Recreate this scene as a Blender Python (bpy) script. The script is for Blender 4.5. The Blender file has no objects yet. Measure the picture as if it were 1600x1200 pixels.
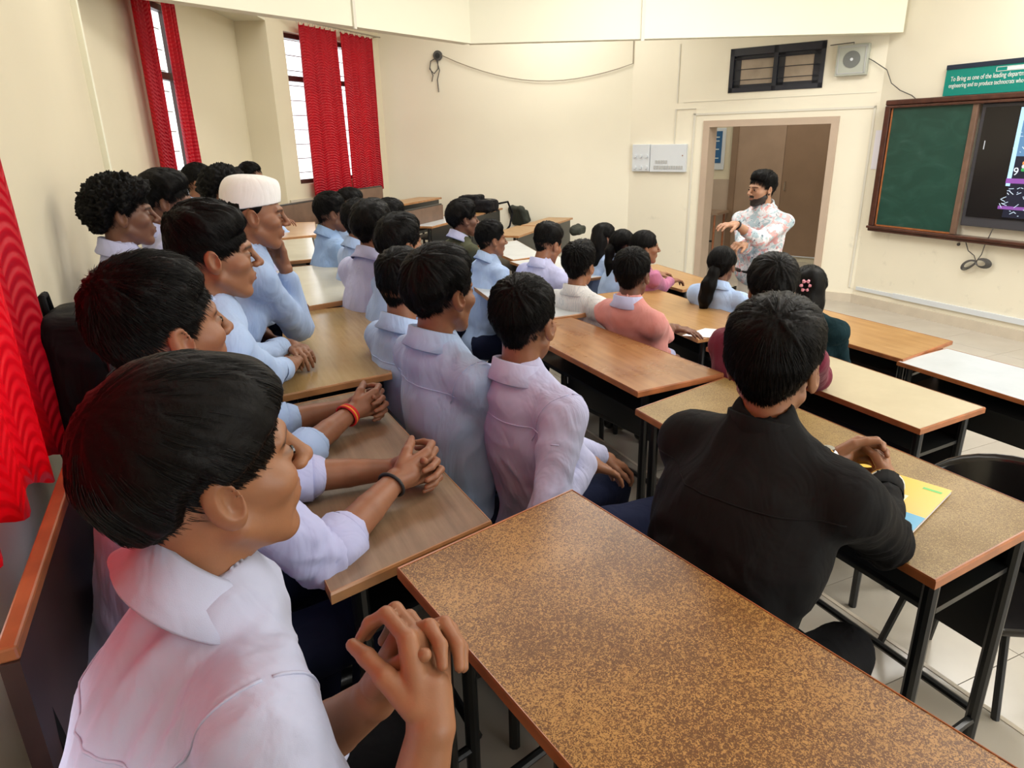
import bpy, bmesh, math, random
import numpy as np
from mathutils import Vector, Matrix

# ---------------------------------------------------------------- camera, light, exposure
SC = bpy.context.scene
COL = SC.collection
random.seed(4)
CAM_Z = 1.96
F_PX = 1077.0
_dn = np.array([68.0, 3046.0, F_PX]); _dn /= np.linalg.norm(_dn)
_Y = np.array([0, 0, 1.0]) - _dn[2] * _dn; _Y /= np.linalg.norm(_Y)
_X = np.cross(_dn, _Y)
_a = math.radians(24.1)
CAMR = np.array([[math.cos(_a), math.sin(_a), 0], [-math.sin(_a), math.cos(_a), 0], [0, 0, 1]]) @ np.array([_X, _Y, -_dn])
cam_data = bpy.data.cameras.new('camera')
cam_data.sensor_width = 36.0
cam_data.lens = 36.0 * F_PX / 1600.0
cam_data.clip_start = 0.02
cam = bpy.data.objects.new('camera', cam_data)
COL.objects.link(cam)
cam.matrix_world = Matrix([[CAMR[0, 0], -CAMR[0, 1], -CAMR[0, 2], 0], [CAMR[1, 0], -CAMR[1, 1], -CAMR[1, 2], 0],
                           [CAMR[2, 0], -CAMR[2, 1], -CAMR[2, 2], CAM_Z], [0, 0, 0, 1]])
SC.camera = cam


def sight(px, py, depth):
    """room point at a distance along the camera axis"""
    r = CAMR @ np.array([(px - 800) / F_PX, (py - 600) / F_PX, 1.0])
    return np.array([0, 0, CAM_Z]) + r * depth


def at_z(px, py, z):
    r = CAMR @ np.array([(px - 800) / F_PX, (py - 600) / F_PX, 1.0])
    return np.array([0, 0, CAM_Z]) + r * ((z - CAM_Z) / r[2])


world = bpy.data.worlds.new('overcast_sky'); SC.world = world
world.use_nodes = True
world.node_tree.nodes['Background'].inputs[0].default_value = (0.93, 0.97, 1.0, 1)
world.node_tree.nodes['Background'].inputs[1].default_value = 2.6
SC.view_settings.view_transform = 'Standard'
SC.view_settings.look = 'None'
SC.view_settings.gamma = 1.0
SC.view_settings.use_curve_mapping = False
SC.view_settings.exposure = 0.0


def area_light(name, loc, target, sx, sy, power, color):
    l = bpy.data.lights.new(name, 'AREA'); l.shape = 'RECTANGLE'; l.size = sx; l.size_y = sy
    l.energy = power; l.color = color
    o = bpy.data.objects.new(name, l); COL.objects.link(o); o.location = loc
    o.rotation_euler = (Vector(target) - Vector(loc)).to_track_quat('-Z', 'Y').to_euler()
    return o


# added fill lamps overhead and at right; daylight outside the left window
for lx, ly, pw in ((0.9, 0.2, 14), (0.9, 4.2, 34), (3.6, 1.2, 50), (3.6, 5.2, 90), (5.9, 3.2, 95), (5.8, 0.0, 75), (4.2, 8.3, 48), (1.3, 7.9, 22)):
    area_light('ceiling_fill_light', (lx, ly, 4.05), (lx, ly, 0), 2.0, 0.9, pw, (1.0, 0.98, 0.94))  # unseen area lamps added overhead; two brighten the wall behind the beam
area_light('right_fill_light', (4.6, -4.7, 2.4), (4.4, 6.0, 1.5), 4.6, 2.4, 240, (0.95, 0.98, 1.0))  # added fill lamp; the right wall has no window
area_light('daylight_left', (-1.35, 1.1, 2.4), (0.6, 1.1, 1.4), 1.5, 1.8, 54, (1.0, 0.98, 0.95))


# ---------------------------------------------------------------- materials
def mat(name):
    m = bpy.data.materials.new(name); m.use_nodes = True
    return m, m.node_tree, m.node_tree.nodes['Principled BSDF']


def nd(nt, typ, **kw):
    n = nt.nodes.new(typ)
    for k, v in kw.items():
        if k.startswith('i_'):
            key = k[2:]
            n.inputs[int(key) if key.isdigit() else key].default_value = v
        else:
            setattr(n, k, v)
    return n


def ramp(nt, stops):
    r = nt.nodes.new('ShaderNodeValToRGB')
    e = r.color_ramp.elements
    e[0].position, e[0].color = stops[0][0], (*stops[0][1], 1)
    e[1].position, e[1].color = stops[-1][0], (*stops[-1][1], 1)
    for p, c in stops[1:-1]:
        x = e.new(p); x.color = (*c, 1)
    return r


def plain(name, col, rough=0.5, metal=0.0, bump=0.0, scale=60.0, var=0.0, spec=0.5, sheen=0.0):
    m, nt, b = mat(name)
    b.inputs['Roughness'].default_value = rough
    b.inputs['Metallic'].default_value = metal
    b.inputs['Specular IOR Level'].default_value = spec
    b.inputs['Sheen Weight'].default_value = sheen
    tc = nd(nt, 'ShaderNodeTexCoord')
    n = nd(nt, 'ShaderNodeTexNoise', i_Scale=scale, i_Detail=4.0)
    nt.links.new(tc.outputs['Object'], n.inputs['Vector'])
    if var:
        r = ramp(nt, [(0.3, tuple(c * (1 - var) for c in col)), (0.7, tuple(min(1, c * (1 + var)) for c in col))])
        nt.links.new(n.outputs['Fac'], r.inputs['Fac']); nt.links.new(r.outputs['Color'], b.inputs['Base Color'])
    else:
        b.inputs['Base Color'].default_value = (*col, 1)
    if bump:
        bp = nd(nt, 'ShaderNodeBump', i_Strength=bump, i_Distance=0.004)
        nt.links.new(n.outputs['Fac'], bp.inputs['Height']); nt.links.new(bp.outputs['Normal'], b.inputs['Normal'])
    return m


def wall_paint(name, col, dirt=0.0):
    m, nt, b = mat(name)
    b.inputs['Roughness'].default_value = 0.55
    tc = nd(nt, 'ShaderNodeTexCoord')
    n1 = nd(nt, 'ShaderNodeTexNoise', i_Scale=0.8, i_Detail=3.0)
    n2 = nd(nt, 'ShaderNodeTexNoise', i_Scale=5.0, i_Detail=6.0, i_Roughness=0.65)
    nt.links.new(tc.outputs['Object'], n1.inputs['Vector']); nt.links.new(tc.outputs['Object'], n2.inputs['Vector'])
    r1 = ramp(nt, [(0.35, tuple(c * 0.95 for c in col)), (0.65, col)])
    nt.links.new(n1.outputs['Fac'], r1.inputs['Fac'])
    r2 = ramp(nt, [(0.60, (1, 1, 1)), (0.78, (1 - dirt, 1 - dirt, 1 - dirt * 0.95))])
    nt.links.new(n2.outputs['Fac'], r2.inputs['Fac'])
    # hand marks only on the lower wall
    sep = nd(nt, 'ShaderNodeSeparateXYZ'); nt.links.new(tc.outputs['Object'], sep.inputs[0])
    mr = nd(nt, 'ShaderNodeMapRange', i_1=1.3, i_2=0.7); nt.links.new(sep.outputs['Z'], mr.inputs[0])
    mx = nd(nt, 'ShaderNodeMix', data_type='RGBA', blend_type='MULTIPLY')
    nt.links.new(mr.outputs[0], mx.inputs[0]); nt.links.new(r1.outputs['Color'], mx.inputs[6]); nt.links.new(r2.outputs['Color'], mx.inputs[7])
    nt.links.new(mx.outputs[2], b.inputs['Base Color'])
    bp = nd(nt, 'ShaderNodeBump', i_Strength=0.12, i_Distance=0.003)
    nt.links.new(n2.outputs['Fac'], bp.inputs['Height']); nt.links.new(bp.outputs['Normal'], b.inputs['Normal'])
    return m


def laminate(name, base, fleck, mode='fleck', scale=170.0, rough=0.3, amount=0.5):
    """desk top sheets: worm-like flecks, straight grain, or plain with faint clouds"""
    m, nt, b = mat(name)
    b.inputs['Roughness'].default_value = rough
    b.inputs['Specular IOR Level'].default_value = 0.32 if mode == 'fleck' else 0.5
    tc = nd(nt, 'ShaderNodeTexCoord')
    big = nd(nt, 'ShaderNodeTexNoise', i_Scale=5.0, i_Detail=4.0, i_Roughness=0.6)
    nt.links.new(tc.outputs['Object'], big.inputs['Vector'])
    mp = nd(nt, 'ShaderNodeMapping')
    nt.links.new(tc.outputs['Object'], mp.inputs['Vector'])
    if mode == 'fleck':
        mp.inputs['Scale'].default_value = (1.0, 1.0, 1.0)
        n = nd(nt, 'ShaderNodeTexNoise', i_Scale=scale, i_Detail=2.0, i_Distortion=1.6)
        nt.links.new(mp.outputs[0], n.inputs['Vector'])
        ad = nd(nt, 'ShaderNodeMath', operation='MULTIPLY_ADD'); ad.inputs[1].default_value = 0.35
        nt.links.new(big.outputs['Fac'], ad.inputs[0]); nt.links.new(n.outputs['Fac'], ad.inputs[2])
        r = ramp(nt, [(0.60 - 0.1 * (amount - 0.5), base), (0.70, fleck)])
        nt.links.new(ad.outputs[0], r.inputs['Fac']); src = r.outputs['Color']
    elif mode == 'grain':
        mp.inputs['Scale'].default_value = (1.0, 0.07, 1.0)
        n = nd(nt, 'ShaderNodeTexNoise', i_Scale=scale, i_Detail=5.0, i_Roughness=0.6)
        nt.links.new(mp.outputs[0], n.inputs['Vector'])
        ad = nd(nt, 'ShaderNodeMath', operation='MULTIPLY_ADD'); ad.inputs[1].default_value = 0.5
        nt.links.new(big.outputs['Fac'], ad.inputs[0]); nt.links.new(n.outputs['Fac'], ad.inputs[2])
        r = ramp(nt, [(0.55, fleck), (0.95, base)])
        nt.links.new(ad.outputs[0], r.inputs['Fac']); src = r.outputs['Color']
    else:
        r = ramp(nt, [(0.3, tuple(c * 0.93 for c in base)), (0.7, base)])
        nt.links.new(big.outputs['Fac'], r.inputs['Fac']); src = r.outputs['Color']
    nt.links.new(src, b.inputs['Base Color'])
    rr = nd(nt, 'ShaderNodeMapRange', i_3=rough * 0.8, i_4=rough * 1.3)
    nt.links.new(big.outputs['Fac'], rr.inputs[0]); nt.links.new(rr.outputs[0], b.inputs['Roughness'])
    return m


def cloth_mat(name, col, rough=0.85, weave=900.0, crease=0.5, tint=None, pattern=None):
    m, nt, b = mat(name)
    b.inputs['Roughness'].default_value = rough
    b.inputs['Specular IOR Level'].default_value = 0.25 if max(col) > 0.1 else 0.08
    b.inputs['Sheen Weight'].default_value = 0.10 if max(col) > 0.1 else 0.0
    tc = nd(nt, 'ShaderNodeTexCoord')
    big = nd(nt, 'ShaderNodeTexNoise', i_Scale=7.0, i_Detail=3.0)
    nt.links.new(tc.outputs['Object'], big.inputs['Vector'])
    r = ramp(nt, [(0.3, tuple(c * 0.93 for c in col)), (0.7, tuple(min(1, c * 1.04) for c in col))])
    nt.links.new(big.outputs['Fac'], r.inputs['Fac'])
    src = r.outputs['Color']
    if pattern == 'floral':
        base = src
        for sc_, lo, c2, off in ((17.0, 0.52, (0.74, 0.40, 0.40), 0.0), (19.0, 0.51, (0.42, 0.54, 0.60), 3.1), (38.0, 0.64, (0.16, 0.20, 0.26), 7.7), (30.0, 0.60, (0.70, 0.72, 0.76), 12.3)):
            mp = nd(nt, 'ShaderNodeMapping'); mp.inputs['Location'].default_value = (off, off * 1.7, off * 0.6)
            nt.links.new(tc.outputs['Object'], mp.inputs['Vector'])
            n = nd(nt, 'ShaderNodeTexNoise', i_Scale=sc_, i_Detail=2.5, i_Distortion=0.9)
            nt.links.new(mp.outputs[0], n.inputs['Vector'])
            rr = ramp(nt, [(lo, (0, 0, 0)), (lo + 0.03, (1, 1, 1))]); nt.links.new(n.outputs['Fac'], rr.inputs['Fac'])
            mx = nd(nt, 'ShaderNodeMix', data_type='RGBA'); nt.links.new(rr.outputs['Color'], mx.inputs[0])
            nt.links.new(src, mx.inputs[6]); mx.inputs[7].default_value = (*c2, 1); src = mx.outputs[2]
    if pattern == 'check':
        w = nd(nt, 'ShaderNodeTexBrick', i_Scale=26.0); w.inputs['Color1'].default_value = (*col, 1); w.inputs['Color2'].default_value = (*[c * 0.97 for c in col], 1)
        w.inputs['Mortar'].default_value = (0.55, 0.58, 0.62, 1); nt.links.new(tc.outputs['Object'], w.inputs['Vector']); src = w.outputs['Color']
    nt.links.new(src, b.inputs['Base Color'])
    fine = nd(nt, 'ShaderNodeTexNoise', i_Scale=weave, i_Detail=2.0)
    nt.links.new(tc.outputs['Object'], fine.inputs['Vector'])
    mp2 = nd(nt, 'ShaderNodeMapping'); mp2.inputs['Scale'].default_value = (1.0, 1.0, 0.45)
    nt.links.new(tc.outputs['Object'], mp2.inputs['Vector'])
    cr = nd(nt, 'ShaderNodeTexNoise', i_Scale=9.0, i_Detail=3.0, i_Distortion=1.2)
    nt.links.new(mp2.outputs[0], cr.inputs['Vector'])
    b1 = nd(nt, 'ShaderNodeBump', i_Strength=crease, i_Distance=0.03)
    nt.links.new(cr.outputs['Fac'], b1.inputs['Height'])
    b2 = nd(nt, 'ShaderNodeBump', i_Strength=0.25, i_Distance=0.0006)
    nt.links.new(fine.outputs['Fac'], b2.inputs['Height']); nt.links.new(b1.outputs['Normal'], b2.inputs['Normal'])
    nt.links.new(b2.outputs['Normal'], b.inputs['Normal'])
    return m


def skin_mat(name, col):
    m, nt, b = mat(name)
    b.inputs['Roughness'].default_value = 0.48
    b.inputs['Subsurface Weight'].default_value = 0.12
    b.inputs['Subsurface Radius'].default_value = (0.012, 0.004, 0.002)
    b.inputs['Subsurface Scale'].default_value = 0.5
    at = nd(nt, 'ShaderNodeVertexColor', layer_name='tone')
    mx = nd(nt, 'ShaderNodeMix', data_type='RGBA', blend_type='MULTIPLY'); mx.inputs[0].default_value = 1.0
    tc = nd(nt, 'ShaderNodeTexCoord')
    n = nd(nt, 'ShaderNodeTexNoise', i_Scale=30.0, i_Detail=4.0); nt.links.new(tc.outputs['Object'], n.inputs['Vector'])
    r = ramp(nt, [(0.3, tuple(c * 0.9 for c in col)), (0.7, tuple(c * 1.08 for c in col))])
    nt.links.new(n.outputs['Fac'], r.inputs['Fac'])
    nt.links.new(r.outputs['Color'], mx.inputs[6]); nt.links.new(at.outputs['Color'], mx.inputs[7])
    nt.links.new(mx.outputs[2], b.inputs['Base Color'])
    n2 = nd(nt, 'ShaderNodeTexNoise', i_Scale=420.0, i_Detail=2.0); nt.links.new(tc.outputs['Object'], n2.inputs['Vector'])
    bp = nd(nt, 'ShaderNodeBump', i_Strength=0.15, i_Distance=0.0008)
    nt.links.new(n2.outputs['Fac'], bp.inputs['Height']); nt.links.new(bp.outputs['Normal'], b.inputs['Normal'])
    return m


def curtain_mat(name, col, depth):
    m, nt, b = mat(name)
    out = nt.nodes['Material Output']
    tc = nd(nt, 'ShaderNodeTexCoord')
    # scalloped brocade relief: rows of arcs, from a wave bent by a sine across the width
    uv = nd(nt, 'ShaderNodeSeparateXYZ'); nt.links.new(tc.outputs['UV'], uv.inputs[0])
    s = nd(nt, 'ShaderNodeMath', operation='MULTIPLY'); s.inputs[1].default_value = math.pi / 0.11; nt.links.new(uv.outputs['X'], s.inputs[0])
    s2 = nd(nt, 'ShaderNodeMath', operation='SINE'); nt.links.new(s.outputs[0], s2.inputs[0])
    s3 = nd(nt, 'ShaderNodeMath', operation='ABSOLUTE'); nt.links.new(s2.outputs[0], s3.inputs[0])
    s4 = nd(nt, 'ShaderNodeMath', operation='MULTIPLY_ADD'); s4.inputs[1].default_value = 0.035; nt.links.new(s3.outputs[0], s4.inputs[0]); nt.links.new(uv.outputs['Y'], s4.inputs[2])
    s5 = nd(nt, 'ShaderNodeMath', operation='MULTIPLY'); s5.inputs[1].default_value = 2 * math.pi / 0.032; nt.links.new(s4.outputs[0], s5.inputs[0])
    s6 = nd(nt, 'ShaderNodeMath', operation='SINE'); nt.links.new(s5.outputs[0], s6.inputs[0])
    bp = nd(nt, 'ShaderNodeBump', i_Strength=depth, i_Distance=0.006); nt.links.new(s6.outputs[0], bp.inputs['Height'])
    mr = nd(nt, 'ShaderNodeMapRange', i_1=-1.0, i_2=1.0, i_3=0.86, i_4=1.0); nt.links.new(s6.outputs[0], mr.inputs[0])
    mx = nd(nt, 'ShaderNodeMix', data_type='RGBA', blend_type='MULTIPLY'); mx.inputs[0].default_value = 1
    mx.inputs[6].default_value = (*col, 1); nt.links.new(mr.outputs[0], mx.inputs[7])
    nt.links.new(mx.outputs[2], b.inputs['Base Color']); nt.links.new(bp.outputs['Normal'], b.inputs['Normal'])
    b.inputs['Roughness'].default_value = 0.42
    tr = nd(nt, 'ShaderNodeBsdfTranslucent'); tr.inputs[0].default_value = (min(1, col[0] * 1.15), col[1] * 0.7, col[2] * 0.9, 1)
    nt.links.new(bp.outputs['Normal'], tr.inputs['Normal'])
    ms = nd(nt, 'ShaderNodeMixShader'); ms.inputs[0].default_value = 0.5
    nt.links.new(b.outputs[0], ms.inputs[1]); nt.links.new(tr.outputs[0], ms.inputs[2]); nt.links.new(ms.outputs[0], out.inputs['Surface'])
    return m


def emit(name, col, power):
    m, nt, b = mat(name)
    b.inputs['Base Color'].default_value = (0.01, 0.01, 0.01, 1)
    b.inputs['Emission Color'].default_value = (*col, 1); b.inputs['Emission Strength'].default_value = power
    b.inputs['Roughness'].default_value = 0.3
    return m


M = dict(
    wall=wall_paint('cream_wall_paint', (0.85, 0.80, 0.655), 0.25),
    wall_dim=wall_paint('cream_paint_dimmed', (0.76, 0.685, 0.515), 0.05),  # same cream darkened: weaker light on the left walls put into the colour
    beam=wall_paint('beam_paint', (0.84, 0.81, 0.66), 0.0),
    tile=plain('floor_tile_glaze', (0.45, 0.41, 0.35), 0.22, var=0.06, scale=3.0),
    grout=plain('grout', (0.25, 0.22, 0.19), 0.9),
    skirting=plain('skirting_tile', (0.60, 0.53, 0.43), 0.35, var=0.05, scale=8),
    edge=plain('wood_edge_band', (0.36, 0.125, 0.045), 0.3, var=0.25, scale=14, bump=0.1),
    edge_pale=plain('pale_wood_edge', (0.42, 0.20, 0.08), 0.32, var=0.2, scale=14, bump=0.1),
    black=plain('black_enamel', (0.010, 0.011, 0.012), 0.3, spec=0.5),
    darkboard=plain('dark_laminate', (0.045, 0.022, 0.018), 0.35, var=0.2, scale=8),
    benchwood=plain('brown_bench_board', (0.16, 0.095, 0.065), 0.4, var=0.15, scale=9),
    frame=plain('door_frame_paint', (0.50, 0.39, 0.30), 0.45, var=0.04, scale=5),
    door=plain('veneer_door', (0.36, 0.25, 0.175), 0.45, var=0.08, scale=3),
    door_dark=plain('veneer_door_dark', (0.25, 0.16, 0.10), 0.45, var=0.08, scale=3),
    pvc=plain('pvc_channel', (0.70, 0.67, 0.58), 0.4),
    navy=plain('navy_steel', (0.012, 0.014, 0.024), 0.4),
    glassy=plain('frosted_glass', (0.36, 0.29, 0.22), 0.25, var=0.2, scale=4),
    speaker=plain('grey_speaker', (0.42, 0.44, 0.38), 0.5),
    mesh=plain('speaker_grille', (0.16, 0.17, 0.16), 0.6, bump=0.6, scale=220),
    chalk=None,
    boardwood=plain('dark_board_frame', (0.075, 0.028, 0.018), 0.28, var=0.3, scale=12),
    white=plain('white_plastic', (0.66, 0.70, 0.74), 0.35),
    knob=plain('grey_knob', (0.45, 0.46, 0.46), 0.4),
    steel=plain('steel', (0.6, 0.6, 0.62), 0.22, metal=1.0),
    tvblack=plain('panel_black', (0.012, 0.011, 0.012), 0.16),
    tvgrey=plain('panel_grey', (0.05, 0.05, 0.06), 0.35),
    cable=plain('cable', (0.09, 0.085, 0.08), 0.5),
    wire=plain('thin_wire', (0.30, 0.25, 0.18), 0.6),
    paper=plain('paper', (0.80, 0.78, 0.86), 0.7),
    rod=plain('curtain_rod_metal', (0.40, 0.36, 0.30), 0.4, metal=0.6),
    winwood=plain('window_frame_brown', (0.07, 0.035, 0.028), 0.45),
    bag=cloth_mat('black_nylon', (0.010, 0.010, 0.012), 0.6, crease=0.8),
    bagolive=cloth_mat('olive_nylon', (0.05, 0.055, 0.045), 0.6, crease=0.6),
    hair=None, curtain=curtain_mat('red_brocade', (0.62, 0.006, 0.028), 0.5),
    curtain_near=curtain_mat('red_satin_brocade', (0.70, 0.006, 0.035), 0.4),
    trouser=cloth_mat('navy_trouser', (0.014, 0.018, 0.045), 0.8),
    trouser_black=cloth_mat('black_trouser', (0.010, 0.010, 0.012), 0.75),
    trouser_beige=cloth_mat('beige_trouser', (0.62, 0.58, 0.50), 0.8),
    shoe=plain('black_shoe', (0.012, 0.011, 0.011), 0.35),
    eye=plain('eye_white', (0.62, 0.58, 0.54), 0.2), iris=plain('iris_dark', (0.012, 0.007, 0.005), 0.1),
    cap=cloth_mat('white_knit_cap', (0.86, 0.86, 0.87), 0.9, crease=0.3),
)
m, nt, b = mat('chalkboard_green')
tc = nd(nt, 'ShaderNodeTexCoord'); mp = nd(nt, 'ShaderNodeMapping'); mp.inputs['Scale'].default_value = (1, 1.0, 2.2); mp.inputs['Rotation'].default_value = (0.4, 0, 0)
n = nd(nt, 'ShaderNodeTexNoise', i_Scale=2.6, i_Detail=5.0, i_Distortion=1.4)
nt.links.new(tc.outputs['Object'], mp.inputs[0]); nt.links.new(mp.outputs[0], n.inputs['Vector'])
r = ramp(nt, [(0.45, (0.010, 0.055, 0.040)), (0.62, (0.016, 0.070, 0.052)), (0.8, (0.05, 0.10, 0.085))]); nt.links.new(n.outputs['Fac'], r.inputs['Fac'])
nt.links.new(r.outputs['Color'], b.inputs['Base Color']); b.inputs['Roughness'].default_value = 0.4
M['chalk'] = m
m, nt, b = mat('black_hair')
b.inputs['Base Color'].default_value = (0.0035, 0.003, 0.003, 1); b.inputs['Roughness'].default_value = 0.5; b.inputs['Specular IOR Level'].default_value = 0.10
tc = nd(nt, 'ShaderNodeTexCoord'); n = nd(nt, 'ShaderNodeTexNoise', i_Scale=160.0, i_Detail=3.0)
nt.links.new(tc.outputs['Object'], n.inputs['Vector']); bp = nd(nt, 'ShaderNodeBump', i_Strength=0.3, i_Distance=0.003)
nt.links.new(n.outputs['Fac'], bp.inputs['Height']); nt.links.new(bp.outputs['Normal'], b.inputs['Normal'])
M['hair'] = m
M['hair_strand'] = plain('black_hair_strand', (0.0035, 0.003, 0.003), 0.38, spec=0.14)
TOPS = dict(
    brown_fleck=laminate('brown_flecked_laminate', (0.45, 0.245, 0.075), (0.14, 0.062, 0.020), 'fleck', 235, 0.33, 0.6),
    olive_fleck=laminate('olive_flecked_laminate', (0.37, 0.25, 0.085), (0.20, 0.12, 0.038), 'fleck', 270, 0.42, 0.6),
    brown_wood=laminate('brown_wood_laminate', (0.43, 0.215, 0.085), (0.27, 0.11, 0.038), 'grain', 30, 0.27),
    tan_wood=laminate('tan_wood_laminate', (0.45, 0.26, 0.10), (0.33, 0.17, 0.058), 'grain', 40, 0.3),
    worn=laminate('worn_grey_wood', (0.32, 0.21, 0.13), (0.15, 0.09, 0.05), 'grain', 26, 0.42),
    gold=laminate('golden_olive_laminate', (0.40, 0.27, 0.12), (0.30, 0.19, 0.075), 'grain', 60, 0.2),
    cream=laminate('cream_laminate', (0.56, 0.485, 0.33), (0.7, 0.6, 0.4), 'plain', 10, 0.24),
    greycream=laminate('grey_cream_laminate', (0.60, 0.57, 0.46), (0.6, 0.6, 0.5), 'plain', 10, 0.2),
    white=laminate('white_laminate', (0.57, 0.60, 0.62), (0.7, 0.7, 0.7), 'plain', 10, 0.24),
    peach=laminate('peach_laminate', (0.68, 0.46, 0.29), (0.6, 0.4, 0.25), 'plain', 10, 0.24),
)


# ---------------------------------------------------------------- object helpers
def tag(o, label=None, cat=None, group=None, kind=None):
    if label: o['label'] = label
    if cat: o['category'] = cat
    if group: o['group'] = group
    if kind: o['kind'] = kind
    return o


def empty(name, loc, label, cat, group=None):
    o = bpy.data.objects.new(name, None); COL.objects.link(o); o.location = loc
    o.empty_display_size = 0.1
    return tag(o, label, cat, group)


def mesh_obj(name, verts, faces, material, parent=None, smooth=False, origin=None):
    """verts in room coordinates; the object's origin is placed at 'origin' or at its parent's"""
    me = bpy.data.meshes.new(name)
    v = np.asarray(verts, dtype=float).reshape(-1, 3)
    off = np.array(parent_world(parent)) if parent is not None else (np.zeros(3) if origin is None else np.array(origin, float))
    me.from_pydata((v - off).tolist(), [], [tuple(int(i) for i in f) for f in faces])
    me.update()
    if smooth: me.polygons.foreach_set('use_smooth', [True] * len(me.polygons))
    mats = material if isinstance(material, (list, tuple)) else [material]
    for mm in mats: me.materials.append(mm)
    o = bpy.data.objects.new(name, me); COL.objects.link(o)
    if parent is not None: o.parent = parent
    else: o.location = off.tolist()
    return o


def parent_world(p):
    x = Vector((0, 0, 0))
    while p is not None:
        x = x + p.location; p = p.parent
    return x


class MB:
    """collects boxes, bars and tubes into one mesh"""
    def __init__(s): s.v = []; s.f = []

    def add(s, vs, fs):
        n = len(s.v); s.v += [tuple(map(float, p)) for p in vs]; s.f += [tuple(i + n for i in f) for f in fs]; return s

    def box(s, lo, hi):
        (a, b, c), (d, e, f) = lo, hi
        return s.add([(a, b, c), (d, b, c), (d, e, c), (a, e, c), (a, b, f), (d, b, f), (d, e, f), (a, e, f)],
                     [(0, 3, 2, 1), (4, 5, 6, 7), (0, 1, 5, 4), (1, 2, 6, 5), (2, 3, 7, 6), (3, 0, 4, 7)])

    def prism(s, poly, z0, z1):
        n = len(poly)
        a = sum(poly[i][0] * poly[(i + 1) % n][1] - poly[(i + 1) % n][0] * poly[i][1] for i in range(n))
        if a < 0: poly = poly[::-1]
        vs = [(p[0], p[1], z0) for p in poly] + [(p[0], p[1], z1) for p in poly]
        fs = [tuple(range(n))[::-1], tuple(range(n, 2 * n))] + [(i, (i + 1) % n, n + (i + 1) % n, n + i) for i in range(n)]
        return s.add(vs, fs)

    def obox(s, P, u, n, w, h0, h1, d0, d1):
        """upright slab: from point P along unit u for w, heights h0..h1, along unit n from d0..d1"""
        P, u, n = (np.array(q, float)[:2] for q in (P, u, n))
        q = [P + n * d0, P + u * w + n * d0, P + u * w + n * d1, P + n * d1]
        return s.prism([tuple(x) for x in q], h0, h1)

    def tube(s, pts, r, seg=8, close=False):
        pts = [np.array(p, float) for p in pts]; n = len(pts); rings = []
        rr = r if isinstance(r, (list, tuple)) else [r] * n
        up = None
        for i, p in enumerate(pts):
            t = pts[(i + 1) % n if close else min(i + 1, n - 1)] - pts[(i - 1) % n if close else max(i - 1, 0)]
            t = t / (np.linalg.norm(t) + 1e-9)
            if up is None:
                up = np.array([0, 0, 1.0]) if abs(t[2]) < 0.9 else np.array([1.0, 0, 0])
            a = np.cross(t, up); a /= np.linalg.norm(a) + 1e-9; b_ = np.cross(a, t); up = b_
            rings.append([p + rr[i] * (math.cos(2 * math.pi * k / seg) * a + math.sin(2 * math.pi * k / seg) * b_) for k in range(seg)])
        vs = [q for R_ in rings for q in R_]; fs = []
        for i in range(n if close else n - 1):
            j = (i + 1) % n
            for k in range(seg):
                fs.append((i * seg + k, i * seg + (k + 1) % seg, j * seg + (k + 1) % seg, j * seg + k))
        if not close: fs += [tuple(range(seg))[::-1], tuple((n - 1) * seg + k for k in range(seg))]
        return s.add(vs, fs)

    def build(s, name, material, parent=None, smooth=False, bevel=0.0, origin=None):
        o = mesh_obj(name, s.v, s.f, material, parent, smooth, origin)
        if bevel:
            bv = o.modifiers.new('bevel', 'BEVEL'); bv.width = bevel; bv.segments = 2; bv.limit_method = 'ANGLE'
            bv.harden_normals = False
        return o


def struct(o): o['kind'] = 'structure'; return o

# ---------------------------------------------------------------- the room shell
K = np.array((7.2, 5.85)); BD = np.array((5.74, 8.60)); CO = np.array((2.75, 10.47)); PI_ = np.array((1.09, 8.97)); E1 = np.array((-0.45, 5.20))
RN = np.array([-0.926, 0.378]); RU = np.array([0.378, 0.926])
A0 = E1 + 0.35 * RN; A1 = PI_ + 0.35 * RN
TOPZ = 4.2


def unit(P, Q):
    d = np.array(Q, float) - np.array(P, float); return d / np.linalg.norm(d), np.linalg.norm(d)


def out_of(P, Q):
    """unit normal pointing away from the middle of the room"""
    u, L = unit(P, Q); n = np.array([u[1], -u[0]])
    if n @ (np.array([3.0, 3.0]) - np.array(P)) > 0: n = -n
    return n


def wall(name, P, Q, material, z0=-0.1, z1=TOPZ, holes=(), th=0.22):
    u, L = unit(P, Q); n = out_of(P, Q); b = MB()
    ss = sorted({0.0, L, *[h[0] for h in holes], *[h[1] for h in holes]})
    zz = sorted({z0, z1, *[h[2] for h in holes], *[h[3] for h in holes]})
    for i in range(len(ss) - 1):
        for j in range(len(zz) - 1):
            sm, zm = (ss[i] + ss[i + 1]) / 2, (zz[j] + zz[j + 1]) / 2
            if any(h[0] < sm < h[1] and h[2] < zm < h[3] for h in holes): continue
            b.obox(np.array(P) + u * ss[i], u, n, ss[i + 1] - ss[i], zz[j], zz[j + 1], 0, th)
    return struct(b.build(name, material))


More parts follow.
